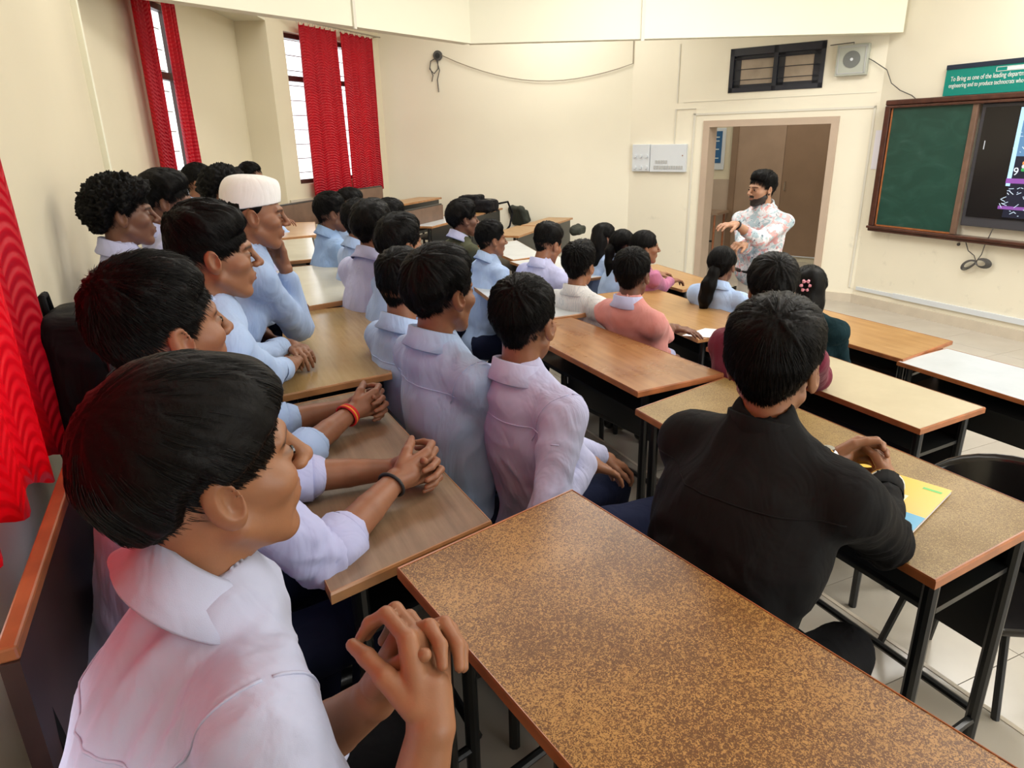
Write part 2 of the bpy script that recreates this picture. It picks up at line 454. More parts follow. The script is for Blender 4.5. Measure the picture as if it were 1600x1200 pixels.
wall('wall_front', (7.2, -5.0), K, M['wall'])
DW = (0.40, 2.05, 0.0, 2.145)
wall('wall_door', K, BD, M['wall'], holes=[DW, (0.64, 1.76, 2.46, 2.96)])
wall('wall_far_side', BD, CO, M['wall'])
W2 = (0.30, 1.96, 1.50, 3.21)
wall('wall_window', CO, PI_, M['wall_dim'], holes=[W2], th=0.35)
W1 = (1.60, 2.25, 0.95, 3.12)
wall('wall_recess', A0, A1, M['wall_dim'], holes=[W1], th=0.04)
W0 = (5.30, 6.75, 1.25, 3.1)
wall('wall_back', (-0.45, -5.0), E1, M['wall_dim'], holes=[W0], th=0.35)
wall('wall_right', (-0.45, -5.0), (7.2, -5.0), M['wall_dim'])
b = MB(); b.prism([tuple(E1), tuple(PI_), tuple(A1), tuple(A0)], 3.28, TOPZ); struct(b.build('wall_recess_lintel', M['beam']))
b = MB(); b.obox(A1 - RN * 0.35, RU, RN, 0.12, -0.1, 3.30, 0.0, 0.55); b.obox(E1 - RU * 0.1, RU, RN, 0.10, -0.1, 3.30, 0.0, 0.55); struct(b.build('wall_recess_return', M['wall_dim']))
b = MB(); b.obox(E1 - RU * 0.001, RU, RN, 0.02, -0.1, 3.28, -0.035, 0.36); struct(b.build('trim_1', M['beam']))
b = MB(); b.prism([(-0.8, -5.2), (9.2, -5.2), (9.2, 9), (7, 12), (2.0, 12), (-1.8, 9), (-1.8, 4)], TOPZ, TOPZ + 0.1); struct(b.build('ceiling', M['beam']))

# down-stand beam that bends over the seating
BP = [np.array((-0.30, 5.80)), np.array((3.02, 7.64)), np.array((7.13, 5.66))]
b = MB()
for P, Q in ((BP[0], BP[1]), (BP[1], BP[2])):
    u, L = unit(P, Q); n = np.array([-u[1], u[0]])
    b.obox(P - u * 0.02, u, n, L + 0.04, 2.95, TOPZ, 0.0, 0.13)
struct(b.build('beam_1', M['beam']))

# terraces: each lower one reaches further towards the board wall
def tier_poly(c, back=True):
    yk = 6.9 - 0.41 * (c - 0.65)
    far = (c + 0.7071 * 5.2, yk + 0.7071 * 5.2)
    return [(-0.8, -5.2), (c, -5.2), (c, yk), far, (0.6, 12.5), (-1.8, 9.0), (-1.8, 4.0)]


TIER = {'A': (0.48, 0.74), 'B': (0.32, 1.95), 'C': (0.16, 3.02)}
b = MB(); b.prism([(-0.8, -5.2), (9.9, -5.2), (12.2, 8.5), (8.0, 13.0), (0.6, 13), (-1.8, 9.0), (-1.8, 4.0)], -0.2, -0.012)
floor = struct(b.build('floor', M['grout']))
for k, (z, c) in TIER.items():
    b = MB(); b.prism(tier_poly(c), -0.1 if k != 'A' else -0.1, z - 0.012); o = b.build('terrace', M['grout'], floor)
tile_cache = {}


def tile(x0, y0, w, l, z):
    key = (round(w, 3), round(l, 3))
    if key not in tile_cache:
        t = MB(); t.box((0.0015, 0.0015, -0.010), (w - 0.0015, l - 0.0015, 0.0))
        me = t.build('tile', M['tile']); tile_cache[key] = me.data; bpy.data.objects.remove(me)
    o = bpy.data.objects.new('tile', tile_cache[key]); COL.objects.link(o); o.parent = floor; o.location = (x0, y0, z)
    return o


for i in range(7):
    for j in range(15):
        x, y = 3.02 + 0.597 * i, -1.7 + 0.6 * j
        if x < 6.95 and not (y > 7.4) and x + (y - 5.0) * 0.45 < 8.3: tile(x, y, 0.597, 0.6, 0.0)
for k, x0, wd in (('C', 1.95, 0.535), ('B', 0.74, 0.605), ('A', -0.44, 0.59)):
    for i in range(2):
        for j in range(11):
            y = -0.7 + 0.6 * j
            if y < 5.0: tile(x0 + i * wd, y, wd, 0.6, TIER[k][0])
b = MB()
for k, (z, c) in TIER.items():
    b.box((c - 0.012, -2.0, z - 0.16), (c + 0.004, 6.0, z + 0.002))
struct(b.build('trim_2', M['skirting']))

# skirting tiles and cable channels
u, L = unit(K, BD); n = -out_of(K, BD)
b = MB(); b.box((7.178, -5, 0), (7.2, 5.85, 0.105)); struct(b.build('baseboard_front', M['skirting']))
b = MB(); b.obox(K, u, n, 0.40, 0, 0.105, 0, 0.02); b.obox(K + u * 2.05, u, n, L - 2.05, 0, 0.105, 0, 0.02); struct(b.build('baseboard_door', M['skirting']))
b = MB(); b.box((7.182, -2.0, 0.165), (7.2, 5.80, 0.205)); b.box((7.176, 3.0, 0.16), (7.2, 5.3, 0.215))
struct(b.build('trim_3', M['white']))
b = MB()
for s0, s1, z0, z1 in ((0.03, 2.20, 2.215, 2.240), (0.03, 0.055, 0.18, 2.24), (2.165, 2.195, 0.1, 2.24), (2.43, 2.445, 2.38, 3.08), (2.44, 2.455, 1.87, 2.30), (2.17, 2.455, 2.295, 2.305)):
    b.obox(K + u * s0, u, n, s1 - s0, z0, z1, 0, 0.012)
struct(b.build('trim_4', M['pvc']))
b = MB(); b.obox(K + u * 0.05, u, n, 2.3, 2.378, 2.384, 0, 0.006); struct(b.build('trim_5', M['pvc']))
u2, L2 = unit(BP[0], BP[1]); n2 = np.array([u2[1], -u2[0]]); u3, L3 = unit(BP[1], BP[2]); n3 = np.array([u3[1], -u3[0]])
b = MB(); b.obox(BP[0] + u2 * 2.15, u2, n2, 0.03, 2.93, TOPZ, 0, 0.02); b.obox(BP[1] + u3 * 1.82, u3, n3, 0.035, 2.93, TOPZ, 0, 0.02)
struct(b.build('trim_6', M['pvc']))

# door opening, frame, corridor beyond
dn_ = out_of(K, BD)
b = MB()
b.obox(K + u * 0.40, u, dn_, 0.085, 0, 2.145, -0.02, 0.24); b.obox(K + u * 1.965, u, dn_, 0.085, 0, 2.145, -0.02, 0.24); b.obox(K + u * 0.485, u, dn_, 1.48, 2.065, 2.145, -0.02, 0.24)
door1 = struct(b.build('door_1', M['frame'], origin=(*(K + u * 1.2), 0)))
for z in (1.95, 1.72, 0.4):
    b = MB(); b.obox(K + u * 0.485, u, dn_, 0.012, z - 0.05, z + 0.05, 0.03, 0.09); b.build('hinge', M['steel'], door1)
def cp(s, d): return K + u * s + dn_ * d
b = MB(); b.obox(cp(-1.5, 2.6), u, dn_, 7.0, 0, 3.4, 0, 0.2); wc = struct(b.build('wall_corridor', M['wall_dim']))
b = MB(); b.obox(cp(2.62, 2.57), u, dn_, 2.6, 0, 1.27, 0, 0.03); struct(b.build('trim_7', M['frame']))
b = MB(); b.obox(cp(-1.5, 0.24), u, dn_, 7.0, 3.4, 3.5, 0, 2.5); struct(b.build('ceiling_corridor', M['beam']))
b = MB(); b.obox(cp(-1.5, 2.60), u, dn_, 7.0, -0.012, 0.0, -2.4, 0.0); struct(b.build('floor_corridor', M['tile']))
b = MB(); b.obox(cp(0.3, -0.5), u, dn_, 1.9, -0.0118, -0.0015, 0, 0.72); struct(b.build('floor_threshold', M['tile']))
b = MB(); b.obox(cp(0.9, 2.54), u, dn_, 0.10, 0, 2.2, 0, 0.07); b.obox(cp(2.52, 2.54), u, dn_, 0.10, 0, 2.2, 0, 0.07); b.obox(cp(0.9, 2.54), u, dn_, 1.72, 2.2, 2.3, 0, 0.07)
door2 = struct(b.build('door_2', M['door_dark'], origin=(*cp(1.8, 2.6), 0)))
b = MB(); b.obox(cp(1.0, 2.555), u, dn_, 0.765, 0.10, 2.2, 0, 0.04); b.build('door_leaf', M['door_dark'], door2)
b = MB(); b.obox(cp(1.77, 2.555), u, dn_, 0.75, 0.10, 2.2, 0, 0.04); b.build('door_leaf', M['door'], door2)
b = MB(); b.obox(cp(1.0, 2.545), u, dn_, 1.52, 0.085, 0.10, 0, 0.05); b.build('threshold_strip', M['white'], door2)
for s in (1.70, 1.84):
    b = MB(); p = cp(s, 2.53); q = cp(s, 2.50)
    b.tube([(*cp(s, 2.555), 1.25), (*q, 1.24), (*q, 1.12), (*cp(s, 2.555), 1.11)], 0.008, 6); b.build('handle', M['steel'], door2)
area_light('corridor_light', (*cp(1.6, 1.3), 3.3), (*cp(1.6, 1.3), 0), 2.0, 0.5, 26, (1.0, 0.93, 0.84))

# transom window over the door
b = MB()
S0, S1, Z0, Z1 = 0.64, 1.76, 2.46, 2.96
for a_ in ((S0, S1, Z0, Z0 + 0.055), (S0, S1, Z1 - 0.085, Z1), (S0, S0 + 0.05, Z0, Z1), (S1 - 0.05, S1, Z0, Z1), (1.175, 1.225, Z0, Z1)):
    b.obox(K + u * a_[0], u, dn_, a_[1] - a_[0], a_[2], a_[3], -0.012, 0.06)
for a_ in ((S0 + 0.05, S0 + 0.13, Z0, Z1), (S1 - 0.13, S1 - 0.05, Z0, Z1), (1.10, 1.175, Z0, Z1), (S0, S1, Z0 + 0.05, Z0 + 0.09), (S0, S1, Z1 - 0.13, Z1 - 0.08)):
    b.obox(K + u * a_[0], u, dn_, a_[1] - a_[0], a_[2], a_[3], 0.02, 0.045)
win3 = struct(b.build('window_3', M['navy'], origin=(*(K + u * 1.2), 2.46)))
for z in (2.60, 2.72, 2.84):
    b = MB(); b.tube([(*(K + u * S0 - dn_ * 0.006), z), (*(K + u * S1 - dn_ * 0.006), z)], 0.005, 6); b.build('grille_bar', M['navy'], win3)
for s0, s1 in ((0.75, 1.12), (1.22, 1.65)):
    b = MB(); b.obox(K + u * s0, u, dn_, s1 - s0, Z0 + 0.08, Z1 - 0.12, 0.028, 0.034); b.build('pane', M['glassy'], win3)
b = MB(); b.obox(cp(-1.5, 0.24), u, dn_, 0.01, 0, 3.4, 0, 2.4); b.obox(cp(5.4, 0.24), u, dn_, 0.01, 0, 3.4, 0, 2.4); struct(b.build('wall_corridor_end', M['wall_dim']))

# arched glass material for windows
m, nt, bb = mat('clear_pane')
tr = nd(nt, 'ShaderNodeBsdfTransparent'); gl = nd(nt, 'ShaderNodeBsdfGlossy'); gl.inputs['Roughness'].default_value = 0.02
ms = nd(nt, 'ShaderNodeMixShader'); ms.inputs[0].default_value = 0.07
nt.links.new(tr.outputs[0], ms.inputs[1]); nt.links.new(gl.outputs[0], ms.inputs[2]); nt.links.new(ms.outputs[0], nt.nodes['Material Output'].inputs['Surface'])
M['pane'] = m


def window(name, P, Q, s0, s1, z0, z1, depth, transom, cols):
    u_, L_ = unit(P, Q); n_ = out_of(P, Q); P = np.array(P)
    b = MB(); w = 0.05
    for a_ in ((s0, s1, z0, z0 + w), (s0, s1, z1 - w, z1), (s0, s0 + w, z0, z1), (s1 - w, s1, z0, z1), (s0, s1, transom - 0.03, transom + 0.03)):
        b.obox(P + u_ * a_[0], u_, n_, a_[1] - a_[0], a_[2], a_[3], depth, depth + 0.06)
    for k in range(1, cols):
        s = s0 + (s1 - s0) * k / cols
        b.obox(P + u_ * (s - 0.025), u_, n_, 0.05, z0, z1, depth, depth + 0.06)
    o = struct(b.build(name, M['winwood'], origin=(*(P + u_ * (s0 + s1) / 2), z0)))
    z = z0 + 0.13
    while z < z1 - 0.05:
        g = MB(); g.tube([(*(P + u_ * s0 + n_ * (depth + 0.10)), z), (*(P + u_ * s1 + n_ * (depth + 0.10)), z)], 0.006, 5)
        g.build('grille_bar', M['knob'], o); z += 0.17
    for k in range(cols):
        a_, c_ = s0 + (s1 - s0) * k / cols + 0.025, s0 + (s1 - s0) * (k + 1) / cols - 0.025
        for zz0, zz1 in ((z0 + w, transom - 0.03), (transom + 0.03, z1 - w)):
            g = MB(); g.obox(P + u_ * a_, u_, n_, c_ - a_, zz0, zz1, depth + 0.028, depth + 0.032); g.build('pane', M['pane'], o)
    return o


window('window_1', A0, A1, W1[0], W1[1], W1[2], W1[3], -0.01, 2.55, 1)
window('window_2', CO, PI_, W2[0], W2[1], W2[2], W2[3], 0.10, 2.72, 3)
window('window_4', (-0.45, -5.0), E1, W0[0], W0[1], W0[2], W0[3], 0.12, 2.5, 2)
u_, L_ = unit(CO, PI_); n_ = -out_of(CO, PI_)
b = MB(); b.obox(CO + u_ * 0.2, u_, n_, 2.0, 1.30, 1.33, 0, 0.02); struct(b.build('trim_8', M['skirting']))


def curtain(label, P, u_, n_, s0, s1, z0, z1, off, folds, amp, material, group, spread=1.0, seed=0, hemfn=None, ring=True):
    """a hanging cloth with folds from s0 to s1 along u_, gathered at the top"""
    rnd = random.Random(seed); nx, nz = folds * 10, 34
    ph = [rnd.uniform(0, 6.28) for _ in range(4)]
    root = empty('curtain', (*(np.array(P) + u_ * (s0 + s1) / 2 + n_ * off), z1), label, 'curtain', group)
    vs, uvs, fs = [], [], []
    for j in range(nz + 1):
        tz = j / nz
        for i in range(nx + 1):
            t = i / nx
            mid = (s0 + s1) / 2; w = (s1 - s0) / 2 * (1 + (spread - 1) * tz)
            s = mid + (t * 2 - 1) * w
            am = amp * (0.75 + 0.35 * tz)
            d = am * math.sin(t * folds * 2 * math.pi + ph[0] + 0.9 * math.sin(tz * 2.2 + ph[1])) + am * 0.45 * math.sin(t * folds * 4.3 + ph[2] + tz * 1.7)
            s += 0.25 * am * math.cos(t * folds * 2 * math.pi + ph[0] + 1.2 * tz)
            zb = z0 + (hemfn(t) if hemfn else 0.012 * math.sin(t * folds * 2 * math.pi))
            ztop = z1 - (0.0 if i % 10 in (0, 9, 1) else 0.018)
            z = ztop + (zb - ztop) * tz
            p = np.array(P) + u_ * s + n_ * (off + d)
            vs.append((p[0], p[1], z)); uvs.append((t * (s1 - s0) * 1.5, (z1 - z)))
    for j in range(nz):
        for i in range(nx):
            a_ = j * (nx + 1) + i; fs.append((a_, a_ + 1, a_ + nx + 2, a_ + nx + 1))
    o = mesh_obj('fabric', vs, fs, material, root, True)
    uvl = o.data.uv_layers.new(name='uv')
    for l in o.data.loops: uvl.data[l.index].uv = uvs[l.vertex_index]
    so = o.modifiers.new('thick', 'SOLIDIFY'); so.thickness = 0.0016
    if ring:
        for k in range(folds + 1):
            t = k / folds; p = np.array(P) + u_ * (s0 + (s1 - s0) * t) + n_ * off
            g = MB(); c = [(*(p + n_ * 0.0 + u_ * 0.0), z1 + 0.012)]
            g.tube([(p[0] + n_[0] * 0.016 * math.cos(q), p[1] + n_[1] * 0.016 * math.cos(q), z1 + 0.006 + 0.016 * math.sin(q)) for q in [2 * math.pi * x / 10 for x in range(10)]], 0.0022, 4, True)
            g.build('ring', M['rod'], root)
    return root


u_, L_ = unit(CO, PI_); n_ = -out_of(CO, PI_)
curtain('left red brocade curtain of the far window, bright gap at its left', CO, u_, n_, 1.10, 1.80, 1.345, 3.31, 0.09, 7, 0.022, M['curtain'], 'red curtains of the far window', 1.13, 3)
curtain('red brocade curtain on the right of the far window, nearest the room corner', CO, u_, n_, 0.27, 0.99, 1.345, 3.305, 0.09, 6, 0.022, M['curtain'], 'red curtains of the far window', 1.02, 5)
b = MB(); b.tube([(*(CO + u_ * 0.08 + n_ * 0.09), 3.335), (*(CO + u_ * 1.99 + n_ * 0.09), 3.335)], 0.009, 8)
for s in (0.12, 1.95): b.tube([(*(CO + u_ * s), 3.335), (*(CO + u_ * s + n_ * 0.09), 3.335)], 0.007, 6)
tag(b.build('curtain_rod', M['rod'], origin=(*(CO + u_ * 1.0), 3.335)), 'thin metal curtain rod over the far window', 'rod')
rn = -out_of(A0, A1)
curtain('dark red curtain half at the left side of the recessed window, darkest in shade', A0, RU, rn, 1.36, 1.68, 0.95, 3.27, 0.10, 4, 0.022, M['curtain'], 'red curtains of the recessed window', 0.62, 8)
curtain('bright red curtain half beside the bare alcove wall of the recessed window', A0, RU, rn, 1.93, 2.20, 0.95, 3.27, 0.10, 4, 0.02, M['curtain'], 'red curtains of the recessed window', 1.1, 9)
b = MB(); b.tube([(*(A0 + RU * 1.2 + rn * 0.10), 3.30), (*(A0 + RU * 2.9 + rn * 0.10), 3.30)], 0.009, 8)
tag(b.build('curtain_rod', M['rod'], origin=(*(A0 + RU * 2), 3.3)), 'thin metal curtain rod in the window recess', 'rod')
curtain('large red satin curtain hanging at the left edge beside the nearest boy', (-0.45, 0), np.array((0.0, 1.0)), np.array((1.0, 0.0)), 0.15, 1.80, 1.28, 3.25, 0.075, 8, 0.015, M['curtain_near'],
        'red curtain of the nearest window', 1.17, 12, hemfn=lambda t: 0.27 * (1 - t) + 0.015 * math.sin(t * 50) - 0.03 * t)
b = MB(); b.tube([(-0.375, 0.0, 3.28), (-0.375, 2.1, 3.28)], 0.011, 8)
tag(b.build('curtain_rod', M['rod'], origin=(-0.375, 1, 3.28)), 'metal curtain rod over the nearest left window', 'rod')

# ---------------------------------------------------------------- things on the walls
def fbox(y0, y1, z0, z1, x0, x1): b = MB(); b.box((x0, y0, z0), (x1, y1, z1)); return b


def disc(b, c, n_, r, th, seg=20):
    c = np.array(c, float); n_ = np.array(n_, float); b.tube([c, c + n_ * th], r, seg); return b


# sliding green board with wood frame; panel display behind it
bd = empty('green_board', (7.2, 4.6, 0.87), 'green chalkboard panel in a dark wooden frame beside the door', 'board')
YL, YR, ZB, ZT = 5.70, 2.2, 0.885, 2.285
for nm, a_ in (('frame_top', (YR, YL, ZT - 0.055, ZT)), ('frame_bottom', (YR, YL, ZB, ZB + 0.06)), ('frame_side', (YL - 0.07, YL, ZB + 0.06, ZT - 0.055))):
    o = fbox(a_[0], a_[1], a_[2], a_[3], 7.10, 7.2).build(nm, M['boardwood'], bd, bevel=0.012)
for nm, a_ in (('inner_rail', (YR, YL - 0.07, ZT - 0.085, ZT - 0.06)), ('chalk_ledge', (YR, YL, ZB + 0.035, ZB + 0.062))):
    fbox(a_[0], a_[1], a_[2], a_[3], 7.075, 7.2).build(nm, M['boardwood'], bd, bevel=0.006)
fbox(4.72, 5.60, 0.965, 2.215, 7.115, 7.135).build('writing_surface', M['chalk'], bd)
fbox(4.665, 4.72, 0.95, 2.22, 7.10, 7.14).build('panel_stile', M['benchwood'], bd, bevel=0.006)
fbox(5.60, 5.615, 0.95, 2.22, 7.108, 7.138).build('panel_stile', M['edge'], bd)
fbox(4.70, 5.61, 0.95, 0.967, 7.108, 7.138).build('panel_rail', M['edge'], bd)
tv = empty('display_panel', (7.18, 3.6, 1.04), 'large black interactive display panel partly showing a picture', 'display')
fbox(2.6, 4.645, 1.045, 2.20, 7.13, 7.19).build('housing', M['tvgrey'], tv, bevel=0.01)
fbox(2.65, 4.60, 1.14, 2.165, 7.122, 7.131).build('screen', M['tvblack'], tv)
pic = [('picture', (2.7, 4.245, 1.16, 2.15), (0.015, 0.02, 0.06), 0.5), ('picture_sky', (2.7, 4.255, 1.72, 2.15), (0.16, 0.36, 0.62), 0.9),
       ('picture_edge', (4.23, 4.27, 1.45, 2.15), (0.5, 0.8, 1.0), 1.3), ('picture_band', (2.7, 4.275, 1.475, 1.52), (0.45, 0.13, 0.6), 0.8), ('picture_band', (2.7, 4.30, 1.235, 1.265), (0.4, 0.13, 0.55), 0.8)]
for k, (nm, a_, c, p) in enumerate(pic):
    fbox(a_[0], a_[1], a_[2], a_[3], 7.1195 - k * 0.0004, 7.1222).build(nm, emit('screen_' + nm + str(k), c, p), tv)
rr_ = random.Random(6)
lit = MB()
for k in range(46):
    y = rr_.uniform(4.02, 4.27); z = rr_.uniform(1.18, 1.46) if k % 3 else rr_.uniform(1.75, 2.1); a_ = rr_.uniform(-1, 1); l = rr_.uniform(0.01, 0.05)
    lit.tube([(7.117, y, z), (7.117, y + l * math.cos(a_), z + l * math.sin(a_))], 0.003, 4)
tag(lit.build('picture_details', emit('screen_detail', (0.7, 0.85, 1.0), 1.0), tv), kind='stuff')
for k, (c, zz) in enumerate((((1.0, 0.35, 0.08), 1.66), ((0.95, 0.95, 0.95), 1.63), ((0.05, 0.5, 0.12), 1.60))):
    g = MB(); g.tube([(7.116, 4.15, zz), (7.116, 4.07, zz)], 0.015, 8); g.build('picture_emblem', emit('screen_flag%d' % k, c, 0.9), tv)


def text(name, body, size, loc, rot, material, parent, sx=1.0):
    cu = bpy.data.curves.new(name, 'FONT'); cu.body = body; cu.size = size; cu.extrude = 0.0008
    cu.materials.append(material); tmp = bpy.data.objects.new(name, cu); COL.objects.link(tmp); bpy.context.view_layer.update()
    me = bpy.data.meshes.new_from_object(tmp, depsgraph=bpy.context.evaluated_depsgraph_get()); bpy.data.objects.remove(tmp)
    o = bpy.data.objects.new(name, me); COL.objects.link(o); o['kind'] = 'stuff'
    o.parent = parent; o.location = np.array(loc, float) - np.array(parent_world(parent)); o.rotation_euler = rot; o.scale = (sx, 1, 1)
    return o


WR = (math.pi / 2, 0, -math.pi / 2)
text('number', '9', 0.10, (7.115, 4.225, 1.55), WR, emit('screen_digit', (0.9, 0.95, 1), 1.1), tv)
fbox(4.545, 4.552, 1.78, 1.86, 7.118, 7.123).build('volume_mark', emit('screen_mark', (0.8, 0.8, 0.8), 0.8), tv)
sg = empty('wall_sign', (7.18, 4.4, 2.3), 'teal wall sign with white lettering above the display', 'sign')
fbox(2.6, 5.10, 2.29, 2.575, 7.165, 7.2).build('board', plain('sign_teal', (0.0, 0.24, 0.20), 0.22), sg)
fbox(2.6, 5.10, 2.535, 2.578, 7.158, 7.2).build('header_band', plain('sign_navy', (0.008, 0.02, 0.045), 0.3), sg)
tw = plain('sign_white', (0.75, 0.82, 0.80), 0.5)
text('lettering', 'To Bring as one of the leading department in', 0.062, (7.163, 5.04, 2.425), WR, tw, sg, 0.72)
text('lettering', 'engineering and to produce technocrats who', 0.058, (7.163, 5.05, 2.365), WR, tw, sg, 0.68)
fr = MB()
for a_ in ((4.25, 4.60, 2.515, 2.519), (4.25, 4.60, 2.478, 2.482), (4.596, 4.60, 2.478, 2.519)): fr.box((7.162, a_[0], a_[2]), (7.166, a_[1], a_[3]))
fr.box((7.162, 4.30, 2.484), (7.166, 4.50, 2.513)); fr.build('title_box', tw, sg)
# paper taped at the board
pp = fbox(5.735, 5.845, 1.56, 1.98, 7.193, 7.197).build('paper_notice', M['paper'], origin=(7.19, 5.8, 1.56)); tag(pp, 'pale lilac paper notice taped to the wall left of the green board', 'paper')

# loudspeaker box on the door wall (it fills the corner to the board wall)
def onwall(s, z, d=0.0): p = K + u * s - dn_ * d; return (p[0], p[1], z)
sp = empty('wall_speaker', onwall(0.33, 2.56), 'square grey loudspeaker box on the wall right of the transom window', 'speaker')
g = MB(); g.obox(K + u * 0.17, u, -dn_, 0.33, 2.565, 2.885, 0, 0.09); g.build('case', M['speaker'], sp, bevel=0.006)
g = MB()
for a_ in ((0.19, 0.48, 2.585, 2.595), (0.19, 0.48, 2.855, 2.865), (0.19, 0.20, 2.585, 2.865), (0.47, 0.48, 2.585, 2.865)): g.obox(K + u * a_[0], u, -dn_, a_[1] - a_[0], a_[2], a_[3], 0.09, 0.096)
g.build('rim', M['knob'], sp)
g = MB(); disc(g, onwall(0.335, 2.73, 0.09), (*-dn_, 0), 0.088, 0.006, 28); g.build('grille', M['mesh'], sp)
g = MB(); disc(g, onwall(0.335, 2.73, 0.096), (*-dn_, 0), 0.016, 0.004, 12); g.build('dust_cap', M['white'], sp)
g = MB(); g.tube([onwall(0.60, 2.90, 0.01), onwall(0.45, 2.905, 0.02), onwall(0.34, 2.905, 0.05), onwall(0.34, 2.885, 0.06)], 0.005, 5)
g.tube([onwall(0.19, 2.74, 0.05), onwall(0.12, 2.70, 0.03), (7.17, 5.80, 2.60), (7.17, 5.72, 2.46), (7.17, 5.60, 2.38), (7.17, 5.45, 2.32), (7.17, 5.40, 2.285)], 0.005, 5)
tag(g.build('speaker_wire', M['cable'], origin=onwall(0.3, 2.7)), 'thin dark wire running from the wall speaker down to the green board', 'wire')
# switchboard
sw = empty('switchboard', onwall(2.65, 1.51), 'white electric switchboard with rows of knobs left of the doorway', 'switchboard')
g = MB(); g.obox(K + u * 2.25, u, -dn_, 0.525, 1.51, 1.865, 0, 0.05); g.build('panel', M['white'], sw, bevel=0.005)
g = MB(); g.obox(K + u * 2.785, u, -dn_, 0.265, 1.515, 1.87, 0, 0.05); g.build('panel', M['white'], sw, bevel=0.005)
for zi in (1.565, 1.715):
    for k in range(3):
        g = MB(); disc(g, onwall(2.83 + 0.085 * k, zi, 0.05), (*-dn_, 0), 0.022, 0.02, 12); g.build('knob', M['white'], sw)
for k in range(12):
    g = MB(); g.obox(K + u * (2.29 + 0.036 * k), u, -dn_, 0.026, 1.545, 1.59, 0.05, 0.056); g.build('switch', M['knob'], sw)
for k in range(5):
    g = MB(); g.obox(K + u * (2.52 + 0.036 * k), u, -dn_, 0.026, 1.62, 1.66, 0.05, 0.056); g.build('switch', M['knob'], sw)
g = MB(); disc(g, onwall(2.30, 1.72, 0.05), (*-dn_, 0), 0.008, 0.004, 8); g.build('indicator_lamp', M['edge'], sw)
# coiled cable under the board
cc = MB(); rr_ = random.Random(2)
for side in (-1, 1):
    for k in range(7):
        a_ = 0.13 - 0.006 * k; hgt = 0.045 - 0.003 * k + rr_.uniform(0, .01)
        tilt = -0.35 if side < 0 else 0.1
        pts = []
        for q in range(18):
            t = 2 * math.pi * q / 18
            yy = side * (a_ / 2 + a_ / 2 * math.cos(t)) * 1.15; zz = hgt * math.sin(t) * (0.4 + 0.6 * abs(math.cos(t / 2)) if side < 0 else 1) + (yy if side > 0 else 0) * 0.1 - abs(yy) * 0.38 * (side < 0) * -1 * 0
            pts.append((7.16 - 0.004 * k, 4.42 - side * abs(yy) * 1.0 * 1.0 if True else 0, 0.70 + zz - (abs(yy) * 0.5 if side < 0 else abs(yy) * 0.15)))
        cc.tube(pts, 0.0045, 5, True)
cc.tube([(7.15, 4.42, 0.70), (7.15, 4.45, 0.76), (7.15, 4.52, 0.80), (7.15, 4.56, 0.88)], 0.005, 5)
cc.tube([(7.15, 4.42, 0.70), (7.15, 4.38, 0.78), (7.14, 4.36, 0.88), (7.12, 4.30, 1.05)], 0.005, 5)
tag(cc.build('coiled_cable', M['cable'], origin=(7.15, 4.42, 0.7)), 'bundle of looped black cable hanging under the board frame', 'cable')
g = MB(); disc(g, (7.2, 4.66, 0.845), (-1, 0, 0), 0.016, 0.012, 10); tag(g.build('wall_plug', M['cable'], origin=(7.2, 4.66, 0.845)), 'small dark plug hole cap in the wall below the green board', 'plug')
# fan hook with loose wires on the far side wall, sagging wire
us, Ls = unit(BD, CO); ns = -out_of(BD, CO)
def onside(s, z, d=0.0): p = BD + us * s + ns * d; return (p[0], p[1], z)
hk = empty('wall_hook', onside(2.68, 3.05), 'round black wall outlet with dangling loose wires near the far corner', 'outlet')
g = MB(); disc(g, onside(2.68, 3.09), (*ns, 0), 0.065, 0.03, 16); g.build('ring', M['cable'], hk)
g = MB(); disc(g, onside(2.68, 3.09, 0.03), (*ns, 0), 0.035, 0.01, 12); g.build('hole', M['black'], hk)
g = MB(); g.tube([onside(2.70, 3.06, 0.04), onside(2.78, 3.02, 0.04), onside(2.80, 2.92, 0.04), onside(2.74, 2.86, 0.04), onside(2.68, 2.92, 0.04), onside(2.68, 3.04, 0.04)], 0.008, 5)
g.tube([onside(2.70, 3.04, 0.03), onside(2.66, 2.9, 0.04), onside(2.70, 2.78, 0.03), onside(2.69, 2.62, 0.03)], 0.007, 5)
g.tube([onside(2.80, 2.94, 0.03), onside(2.76, 2.84, 0.03), onside(2.78, 2.76, 0.03)], 0.007, 5)
g.build('loose_wire', M['cable'], hk)
g = MB(); pts = []
Pw, Qw = np.array(onside(2.62, 3.09, 0.03)), np.array(onside(0.0, 2.90, 0.02))
for i in range(15):
    t = i / 14; p = Pw * (1 - t) + Qw * t; p[2] -= 0.27 * math.sin(math.pi * t) ** 0.9; pts.append(p)
pts.append(np.array(onside(0.0, 3.3, 0.02)))
g.tube(pts, 0.006, 5); tag(g.build('sagging_wire', M['wire'], origin=onside(1.3, 2.8)), 'thin wire sagging across the far side wall below the beam', 'wire')
